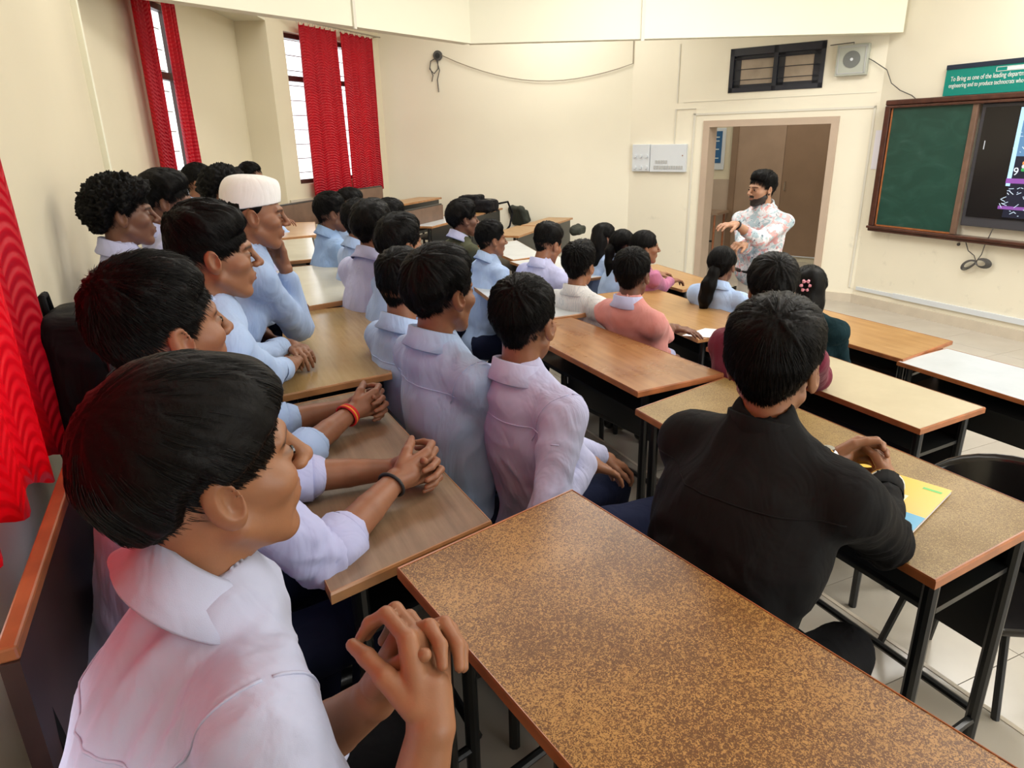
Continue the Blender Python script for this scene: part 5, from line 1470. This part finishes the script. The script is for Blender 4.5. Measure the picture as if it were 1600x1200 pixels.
PEO['e2c'] = person('boy whose flat dark hair shows to the right of the tall haired boy', sight(612, 346, 4.3), R_(10), FB, 'mid', BLUE, 'crop', h=0.015, hh=0.005, strands=2000, sid=18, group=ROWB, lean=0.08)
PEO['e3'] = person('boy in profile with a sharp nose and blue shirt, below the far curtain', sight(519, 335, 4.35), R_(2), FB, 'dark', BLUE3, 'crop', byaw=R_(8), h=0.012, hh=0.004, s=0.98, strands=4000, sid=19, group=ROWB, lean=0.08)
PEO['e4'] = person('boy just behind the sharp nosed boy, only hair and brow visible', sight(550, 326, 4.85), R_(-2), FB, 'dark', BLUE, 'crop', h=0.015, hh=0.005, strands=2000, sid=20, group=ROWB, lean=0.08)

MAROON = shirtm('maroon_cotton', (0.15, 0.012, 0.035)); PEACH = shirtm('peach_wool', (0.66, 0.28, 0.26), crease=0.3); OLIVE = shirtm('olive_wool', (0.085, 0.088, 0.055), crease=0.3)
WHITE = shirtm('white_check_cotton', (0.72, 0.72, 0.72), pattern='check'); PINK = shirtm('pink_cotton', (0.46, 0.155, 0.27)); TEAL = shirtm('dark_teal_cotton', (0.010, 0.028, 0.035))
PEO['maroon'] = person('person in a maroon top with an earring, leaning an elbow on the cream desk', sight(1206, 455, 2.62), R_(44), FC, 'tan', MAROON, dict(STY['full'], top=0.03), byaw=R_(20), h=0.010, hh=0.004, s=0.98,
            arms=dict(R=dict(e=at_z(1276, 590, 0.955), w=at_z(1276, 590, 0.955) + np.array([0.10, 0.13, 0.10]))), strands=7000, sid=21, group=ROWC, collar_on=False, lean=-0.02, wide=1.06, sdrop=0.03, side=0.10)
PEO['peach'] = person('boy in a peach sweater reaching to the white paper', sight(988, 432, 3.28), R_(36), FC, 'dark', PEACH, 'crop', byaw=R_(10), h=0.010, hh=0.004, s=0.98,
            arms=dict(R=dict(w=at_z(1052, 513, 0.97), sleeve=0.0, f=(0.75, -0.65, -0.1), n=(0, 0, -1), t=(0.5, 0.8, 0), curl=(12, 18, 10))), strands=7000, sid=22, group=ROWC, shirt_name='sweater', collar_m=LAV, lean=-0.14)
PEO['white'] = person('boy in a white checked shirt with hair brushed up at the front', sight(905, 418, 3.80), R_(36), FC, 'tan', WHITE, 'quiff', byaw=R_(16), h=0.011, hh=0.004, s=0.98, strands=5000, sid=23, group=ROWC, lean=-0.1)
PEO['kurta'] = person('boy in a pale blue shirt bowing his head, left of the checked shirt', sight(856, 384, 4.40), R_(22), FC, 'mid', LAV, dict(STY['under'], top=0.034), byaw=R_(16), h=0.012, hh=0.004, s=0.98, pitch=R_(-16), strands=5000, sid=24, group=ROWC, lean=-0.04)
PEO['thin'] = person('thin necked boy in profile beside the brightest white desk', sight(768, 376, 4.45), R_(2), FC, 'mid', BLUE2, 'crop', byaw=R_(4), h=0.012, hh=0.004, s=0.94, strands=5000, sid=25, group=ROWC, lean=0.08)
PEO['olive'] = person('boy in an olive sweater with a pale blue collar', sight(724, 344, 4.75), R_(2), FC, 'dark', OLIVE, 'full', byaw=R_(4), h=0.012, hh=0.004, s=0.98, strands=5000, sid=26, group=ROWC, shirt_name='sweater', collar_m=LAV, lean=0.08)
GH = dict(STY['girl'])
PEO['clip'] = person('girl in dark teal with long loose hair and a pink hair clip', sight(1262, 452, 3.75), R_(52), FD, 'tan', TEAL, GH, byaw=R_(20), h=0.012, hh=0.005, s=1.0, strands=6000, sid=27, group=ROWD, female=True, collar_on=False, lean=-0.04)
PEO['pony'] = person('girl with a long low ponytail and light blue shirt, nearest to the teacher', sight(1128, 416, 4.45), R_(30), FD, 'dark', BLUE2, GH, byaw=R_(20), h=0.012, hh=0.005, s=0.98, strands=5000, sid=28, group=ROWD, female=True, lean=-0.04)
PEO['pink'] = person('girl in a pink top resting both forearms on the tan desk', sight(1008, 388, 5.05), R_(-14), FD, 'tan', PINK, GH, byaw=R_(-4), h=0.012, hh=0.004, s=0.98,
            arms=dict(R=dict(w=at_z(1066, 442, 0.79), f=(0.9, 0.1, 0)), L=dict(w=at_z(1062, 432, 0.79), f=(0.9, 0.1, 0))), strands=5000, sid=29, group=ROWD, female=True, collar_on=False, lean=0.05)
PEO['middle'] = person('girl with tied back hair between the girl in pink and the long haired girl', sight(974, 384, 5.25), R_(-4), FD, 'dark', BLUE2, GH, h=0.014, hh=0.005, s=0.93, strands=3000, sid=30, group=ROWD, female=True, lean=0.12)
PEO['leftgirl'] = person('long haired girl in blue nearest the far side wall', sight(946, 372, 5.65), R_(-8), FD, 'dark', BLUE2, GH, h=0.014, hh=0.005, s=0.93, strands=3000, sid=31, group=ROWD, female=True, lean=0.12)
FLOR = shirtm('floral_cotton', (0.74, 0.76, 0.80), pattern='floral', crease=0.3)
Ht = sight(1190, 297, 5.25)
PEO['teacher'] = person('bearded teacher in a floral shirt standing and gesturing in front of the doorway', Ht, R_(176), 0.0, 'fair', FLOR, dict(STY['crop'], top=0.026, side=0.007, quiff=0.008), byaw=R_(200), h=0.010, hh=0.0032, s=1.03, beard=0.96, sdrop=0.02, jaw=1.1, standing=True, trouser='trouser_beige',
            arms=dict(L=dict(w=sight(1150, 351, 4.98), sleeve=0.62, f=nrm(sight(1120, 352, 4.9) - sight(1150, 351, 4.98)), n=(0.1, 0.1, -1), t=(-0.6, -0.5, 0.3), curl=(8, 25, 15), spread=7, pole=(0.1, -0.1, -1), h=0.005),
                      R=dict(w=sight(1163, 383, 5.05), sleeve=0.75, f=nrm(sight(1140, 382, 4.95) - sight(1163, 383, 5.05)), curl=(45, 60, 40), n=(0, 0.2, -1), pole=(0.3, 0.1, -1), h=0.005)), strands=5000, sid=32, group='teacher', wide=1.07, sleeve='rolled', hem=True)

for k_ in ('near', 'jacket', 'band', 'lav', 'blue', 'blueback'): seams(PEO[k_])
# --- extras worn or carried as parts of the person
def tubepart(name, parent, pts, r, material, seg=10): g = MB(); g.tube(pts, r, seg); return g.build(name, material, parent, True)


def locks(p, pts, radii, name, count, sid, h=0.012):
    """long hair: a tapering mass along local head points, with strands on it"""
    H, Rh = p['H'], p['Rh']; W = [H + Rh @ np.array(q) for q in pts]
    caps = [(W[i], W[i + 1], radii[i], radii[i + 1]) for i in range(len(W) - 1)]
    V, Q = skin_caps(caps, h, 0.02); V = V + 0.010 * vnoise(V * np.array([26, 26, 14]), sid)[:, None] * nrm([1, 1, 0]) + 0.006 * vnoise(V * np.array([70, 70, 10]), sid)[:, None] * nrm([1, -1, 0])
    o = fast_mesh(name, V, Q, M['hair'], p['hair']); return o


p = PEO['pony']; locks(p, [(0, -0.080, 0.02), (-0.01, -0.115, -0.03), (-0.03, -0.135, -0.10), (-0.045, -0.14, -0.19), (-0.06, -0.13, -0.30)], [0.038, 0.034, 0.048, 0.042, 0.014], 'ponytail', 0, 3)
p = PEO['middle']; locks(p, [(0, -0.08, 0.03), (0.0, -0.115, -0.03), (0.01, -0.12, -0.12), (0.02, -0.10, -0.28), (0.03, -0.08, -0.36)], [0.035, 0.036, 0.036, 0.033, 0.012], 'ponytail', 0, 4)
p = PEO['pink']; locks(p, [(0, -0.075, 0.02), (0.0, -0.105, -0.04), (0.0, -0.10, -0.12), (0.0, -0.09, -0.22)], [0.04, 0.036, 0.030, 0.014], 'ponytail', 0, 5)
p = PEO['leftgirl']; locks(p, [(0.0, -0.04, 0.05), (0.03, -0.075, -0.05), (0.04, -0.085, -0.16), (0.05, -0.07, -0.26)], [0.075, 0.068, 0.058, 0.03], 'long_hair', 0, 6)
p = PEO['clip']; locks(p, [(0.0, -0.045, 0.05), (0.0, -0.075, -0.06), (0.0, -0.085, -0.17), (0.0, -0.08, -0.27)], [0.080, 0.076, 0.066, 0.03], 'long_hair', 0, 7)
cl = MB(); c0 = p['H'] + p['Rh'] @ np.array([-0.035, -0.128, 0.045])
for k in range(6):
    t = 2 * math.pi * k / 6; q = c0 + p['Rh'] @ np.array([0.018 * math.cos(t), 0, 0.022 * math.sin(t)])
    cl.tube([q, q + p['Rh'] @ np.array([0.010 * math.cos(t), -0.006, 0.012 * math.sin(t)])], [0.010, 0.006], 8)
cl.build('hair_clip', plain('clip_pink', (0.62, 0.25, 0.32), 0.25), p['hair'])
# white cap on the boy
p = PEO['cap']
n = 48; vs = []; fs = []; rows = [(0.078, 0.016, 0), (0.0795, 0.045, 0), (0.0785, 0.075, 0.0), (0.074, 0.096, 0), (0.063, 0.110, 0), (0.043, 0.119, 0), (0.018, 0.122, 0)]
for r_, z_, _ in rows:
    for i in range(n):
        a = 2 * math.pi * i / n; zz = z_ + (0.016 * math.cos(a) if z_ < 0.05 else 0.010 * math.cos(a) * (z_ < 0.1))
        vs.append(p['H'] + p['Rh'] @ np.array([r_ * 1.04 * math.sin(a), (r_ * 1.27) * math.cos(a) - 0.010, zz + 0.018 + 0.0012 * math.sin(i * 3)]))
for j in range(len(rows) - 1):
    for i in range(n): fs.append((j * n + i, j * n + (i + 1) % n, (j + 1) * n + (i + 1) % n, (j + 1) * n + i))
fs.append(tuple((len(rows) - 1) * n + i for i in range(n)))
o = mesh_obj('skull_cap', vs, fs, M['cap'], p['root'], True); so = o.modifiers.new('thick', 'SOLIDIFY'); so.thickness = 0.003; so.offset = 0
ss_ = o.modifiers.new('round', 'SUBSURF'); ss_.levels = ss_.render_levels = 1
# wrist things
p = PEO['band']; E, W, _ = p['J']['R']; band(p['root'], 'wrist_band', E, W, 0.0285, 0, plain('rubber_black', (0.012, 0.012, 0.014), 0.6), 0.93, 0.0038)
p = PEO['thread']; E, W, _ = p['J']['R']; red = plain('thread_red', (0.55, 0.010, 0.012), 0.7); yel = plain('thread_yellow', (0.75, 0.33, 0.02), 0.7)
for k, (mm, at_) in enumerate(((red, 0.890), (yel, 0.912), (red, 0.934), (red, 0.955))): band(p['root'], 'wrist_thread', E, W, 0.030 - 0.001 * k, 0, mm, at_, 0.0032)
p = PEO['jacket']; E, W, _ = p['J']['L']; dd = nrm(W - E)
wt = empty('watch', (0, 0, 0), None, None); wt.parent = p['root']
for k in range(5): band(wt, 'bracelet_link', E, W, 0.0305, 0, M['steel'], 0.905 + 0.016 * k, 0.0028)
q = nrm(np.cross(dd, UPV)); g = MB(); c_ = E + (W - E) * 0.935 + UPV * 0.030; g.tube([c_, c_ + UPV * 0.007], 0.016, 20); g.build('watch_case', M['steel'], wt)
for k in 'LR':
    E, W, _ = p['J'][k]; sa = 0.848 if k == 'L' else 0.912
    band(p['shirt'], 'rib_cuff', E, W, 0.0335, 0, plain('rib_white' + k, (0.75, 0.73, 0.70), 0.8), sa, 0.0070); band(p['shirt'], 'rib_cuff_stripe', E, W, 0.034, 0, plain('rib_yellow' + k, (0.75, 0.42, 0.06), 0.8), sa + 0.026, 0.006)
# knitted stand collar of the jacket
N, Rb, up = p['N'], p['Rb'], UPV
g = MB(); ring = []
nn_ = 36; vs = []; fs = []
for j, (r_, z_) in enumerate(((0.088, -0.045), (0.074, -0.022), (0.066, 0.005), (0.0645, 0.030), (0.060, 0.032), (0.060, 0.0))):
    for i in range(nn_):
        a = 2 * math.pi * i / nn_; fr = (1 + math.cos(a)) / 2
        vs.append(N + Rb @ np.array([r_ * math.sin(a) * 1.04, r_ * math.cos(a) - 0.004, z_ - 0.035 * fr]))
for j in range(5):
    for i in range(nn_): fs.append((j * nn_ + i, j * nn_ + (i + 1) % nn_, (j + 1) * nn_ + (i + 1) % nn_, (j + 1) * nn_ + i))
mesh_obj('stand_collar', vs, fs, p['shirt'].data.materials[0], p['shirt'], True)
# lanyard
p = PEO['lanyard']; N, Rb = p['N'], p['Rb']; lm = plain('lanyard_blue', (0.01, 0.22, 0.42), 0.5)
for sg_ in (1, -1):
    pts = [N + Rb @ np.array([sg_ * 0.05, -0.06, 0.0]), N + Rb @ np.array([sg_ * 0.075, 0.0, -0.018]), N + Rb @ np.array([sg_ * 0.075, 0.065, -0.055]), N + Rb @ np.array([sg_ * 0.045, 0.115, -0.13]), N + Rb @ np.array([sg_ * 0.008, 0.14, -0.26])]
    tubepart('lanyard', p['root'], pts, 0.008, lm, 6)
# earring
p = PEO['maroon']; g = MB(); c_ = p['H'] + p['Rh'] @ np.array([-0.082, 0.0, -0.038]); g.tube([c_, c_ + np.array([0, 0, -0.010])], 0.006, 8); g.build('earring', M['steel'], p['root'])
# belt and watch of the teacher
p = PEO['teacher']; E, W, _ = p['J']['L']; band(p['root'], 'watch_strap', E, W, 0.030, 0, M['black'], 0.95, 0.006)
pel = p['pel']; g = MB(); g.tube([pel + p['rt'] * 0.185 * math.cos(t) + p['fw'] * 0.135 * math.sin(t) + UPV * 0.0 for t in [2 * math.pi * i / 30 for i in range(30)]], 0.018, 8, True); g.build('belt', M['black'], p['root'])

# ---------------------------------------------------------------- bags, paper, booklet, chair
def bag_mesh(name, c, size, Rm, material, parent, sid, h=0.009, extra=None):
    c = np.array(c, float); size = np.array(size, float)
    def fn(P):
        q = (P - c) @ Rm; e = size * 0.5 - 0.045
        w = np.abs(q) - e; d = np.linalg.norm(np.maximum(w, 0), axis=1) + np.minimum(w.max(1), 0) - 0.045
        q2 = q - np.array([0, size[1] * 0.42, -size[2] * 0.14]); w = np.abs(q2) - np.array([size[0] * 0.34, 0.045, size[2] * 0.22])
        d = smin(d, np.linalg.norm(np.maximum(w, 0), axis=1) + np.minimum(w.max(1), 0) - 0.025, 0.02)
        return d - 0.010 * vnoise(q * 13, sid) - 0.004 * vnoise(q * 34, sid + 1)
    r = np.linalg.norm(size) * 0.5 + 0.05
    V, Q = surface(fn, c - r, c + r, h); return fast_mesh(name, V, Q, material, parent)


def backpack(label, loc, size, Rm, material, group, sid, straps=True):
    root = empty('backpack', (loc[0], loc[1], loc[2] - size[2] * 0.5), label, 'bag', group); c = np.array(loc, float)
    bag_mesh('body', c, size, Rm, material, root, sid)
    def L_(x, y, z): return c + Rm @ np.array([x * size[0] / 2, y * size[1] / 2, z * size[2] / 2])
    tubepart('carry_handle', root, [L_(-0.25, -0.7, 0.92), L_(-0.18, -0.75, 1.16), L_(0.18, -0.75, 1.16), L_(0.25, -0.7, 0.92)], 0.009, material, 8)
    for s_ in (-1, 1):
        if straps: tubepart('shoulder_strap', root, [L_(0.45 * s_, -0.85, 0.85), L_(0.55 * s_, -1.3, 0.5), L_(0.6 * s_, -1.35, -0.1), L_(0.7 * s_, -0.95, -0.8)], 0.016, material, 8)
    tubepart('zip', root, [L_(x, 1.02 + 0.02 * abs(x), z) for x, z in ((-0.86, -0.2), (-0.8, 0.6), (-0.5, 0.93), (0, 1.0), (0.5, 0.93), (0.8, 0.6), (0.86, -0.2))], 0.005, M['tvgrey'], 6)
    return root


backpack('black rucksack standing on the bench behind the lavender shirt boy', at_z(752, 712, 0.96) * np.array([1, 1, 0]) + np.array([0.0, 0.0, 0.95]), (0.30, 0.15, 0.40), rotm(R_(180), R_(8)), M['bag'], 'school bags', 41)
backpack('black bag against the wall behind the head of the second boy', sight(138, 600, 1.75), (0.24, 0.13, 0.40), rotm(R_(0), 0), M['bag'], 'school bags', 42)
backpack('black backpack lying flat on the far desk with its strap hanging down', np.array([3.50, 8.85, 1.07 + 0.075]), (0.34, 0.15, 0.52), rotm(R_(45), R_(0)) @ np.array([[0, 0, 1.0], [1.0, 0, 0], [0, 1.0, 0]]), M['bag'], 'school bags', 43)
q = np.array([3.95, 8.95, 1.12])
g = MB(); g.tube([q + np.array([-0.1, -0.05, 0.03]), q + np.array([0.06, 0.02, 0.04]), q + np.array([0.13, 0.03, -0.12]), q + np.array([0.06, -0.03, -0.28]), q + np.array([-0.02, -0.05, -0.36])], 0.014, 8)
tag(g.build('bag_strap', M['bag'], origin=q), 'black strap loop hanging off the end of the far desk', 'strap')
ol = bag_mesh('cloth_bag', at_z(800, 352, 0.80) + np.array([0.15, 0.1, 0.12]), (0.30, 0.10, 0.30), rotm(R_(20), R_(20)), M['bagolive'], None, 44); tag(ol, 'grey-olive cloth bag slumped below the hanging backpack strap', 'bag', 'school bags')
ol2 = bag_mesh('cloth_bag', np.array([4.62, 8.14, 0.83]), (0.34, 0.08, 0.12), rotm(R_(-45)), M['bagolive'], None, 45); tag(ol2, 'grey-green flat bag in the shelf of the last desk at the far side wall', 'bag', 'school bags')

# yellow booklet
zz = ZB_ + 0.002
BK = [at_z(1488, 766, zz + 0.01), at_z(1423, 847, zz + 0.01), at_z(1252, 788, zz + 0.01), at_z(1322, 716, zz + 0.01)]
bc = sum(BK) / 4; ux = nrm(BK[0] - BK[3]); uy = nrm(np.cross(UPV, ux)); wid = 0.5 * (np.linalg.norm(BK[0] - BK[3]) + np.linalg.norm(BK[1] - BK[2])); hei = 0.5 * (np.linalg.norm(BK[0] - BK[1]) + np.linalg.norm(BK[3] - BK[2]))
wid, hei = min(wid, 0.27), min(max(hei, 0.20), 0.30)
tr_ = BK[0]; tl_ = tr_ - ux * wid
book = empty('booklet', (bc[0], bc[1], zz), 'yellow and blue booklet under the elbows of the boy in black', 'book')
def bquad(x0, x1, y0, y1, z0, z1, name, m_):
    b = MB(); b.prism([tuple((tl_ + ux * wid * x - uy * hei * y)[:2]) for x, y in ((x0, y0), (x1, y0), (x1, y1), (x0, y1))], z0, z1); return b.build(name, m_, book)
bquad(0.004, 0.996, 0.004, 0.996, zz, zz + 0.008, 'pages', M['paper'])
bquad(0, 1, 0, 1, zz + 0.008, zz + 0.0092, 'cover', plain('cover_yellow', (0.74, 0.47, 0.008), 0.3))
bquad(0, 1, 0.66, 1, zz + 0.0092, zz + 0.0096, 'blue_band', plain('cover_blue', (0.0, 0.33, 0.62), 0.3))
bquad(0.78, 0.95, 0.10, 0.14, zz + 0.0092, zz + 0.0096, 'green_mark', plain('cover_green', (0.10, 0.50, 0.08), 0.4))
bquad(0.62, 0.74, 0.36, 0.50, zz + 0.0092, zz + 0.0096, 'pale_mark', plain('cover_pale', (0.85, 0.82, 0.55), 0.4))
ang = math.atan2(ux[1], ux[0]); tk = tl_ + ux * wid * 0.04 - uy * hei * 0.55
text('title_lettering', 'Jii', 0.07, (tk[0], tk[1], zz + 0.0092), (0, 0, ang), M['black'], book)
tk = tl_ + ux * wid * 0.05 - uy * hei * 0.85
text('subtitle_lettering', 'Notes', 0.03, (tk[0], tk[1], zz + 0.0097), (0, 0, ang), M['white'], book)
# loose paper on the tan desk
g = MB(); pz_ = [at_z(1066, 521, 0.925), at_z(1108, 524, 0.925), at_z(1135, 498, 0.925), at_z(1098, 498, 0.925)]; pz_ = [(p[0], p[1]) for p in pz_]
pz_ = [pz_[0], pz_[1], (pz_[1][0] + 0.22, pz_[1][1] + 0.03), (pz_[0][0] + 0.21, pz_[0][1] + 0.06)]
g.prism(pz_, 0.9125, 0.914); tag(g.build('loose_paper', plain('white_sheet', (0.85, 0.85, 0.90), 0.6), origin=(*pz_[0], 0.9125)), 'loose white paper under the hand of the peach sweater boy', 'paper')
# things on the shelf of the brown front desk
c_ = at_z(1388, 574, 0.625); g = MB(); g.prism([(c_[0] - 0.05, c_[1] + 0.07), (c_[0] + 0.05, c_[1] + 0.05), (c_[0] + 0.04, c_[1] - 0.08), (c_[0] - 0.06, c_[1] - 0.06)], 0.6105, 0.62)
cd_ = g.build('card_pack', plain('card_grey', (0.45, 0.43, 0.38), 0.4), origin=(c_[0], c_[1], 0.61)); tag(cd_, 'small grey and maroon printed card on the shelf of the brown front desk', 'card')
g = MB(); g.tube([(c_[0], c_[1] - 0.01, 0.62), (c_[0], c_[1] - 0.01, 0.622)], 0.03, 12); g.build('print', plain('card_maroon', (0.2, 0.02, 0.06), 0.4), cd_)

# black moulded chair at the right edge
def chair(label, loc, fz, yaw):
    root = empty('chair', (loc[0], loc[1], fz), label, 'chair'); Rc = rotm(yaw); o_ = np.array([loc[0], loc[1], fz])
    def W_(x, y, z): return o_ + Rc @ np.array([x, y, z])
    n, m_ = 22, 14; vs = []; fs = []
    for i in range(n + 1):
        a = math.radians(-115 + 230 * i / n)
        for j in range(m_ + 1):
            t = j / m_; top = 0.80 - 0.16 * abs(a / 2.0) ** 2.2
            z = 0.43 + (top - 0.43) * t; r = 0.20 + 0.045 * t
            vs.append(W_(r * math.sin(a) * 1.08, -r * math.cos(a) * 0.95 - 0.02 * t, z))
    for i in range(n):
        for j in range(m_): fs.append((i * (m_ + 1) + j, (i + 1) * (m_ + 1) + j, (i + 1) * (m_ + 1) + j + 1, i * (m_ + 1) + j + 1))
    o = mesh_obj('backrest', vs, fs, M['tvblack'], root, True); s1_ = o.modifiers.new('thick', 'SOLIDIFY'); s1_.thickness = 0.012
    b = MB(); b.prism([tuple(W_(0.21 * math.sin(t), 0.02 + 0.21 * math.cos(t), 0)[:2]) for t in [2 * math.pi * k / 24 for k in range(24)]], fz + 0.42, fz + 0.445); b.build('seat', M['tvblack'], root, bevel=0.01)
    for sx in (-1, 1):
        for sy in (-1, 1):
            b = MB(); b.tube([W_(0.14 * sx, 0.14 * sy, 0.42), W_(0.21 * sx, 0.21 * sy, 0.0)], 0.012, 8); b.build('leg', M['black'], root)
    return root


chair('black moulded chair with a rounded back at the right edge', (2.09, 1.07), FC, R_(186))
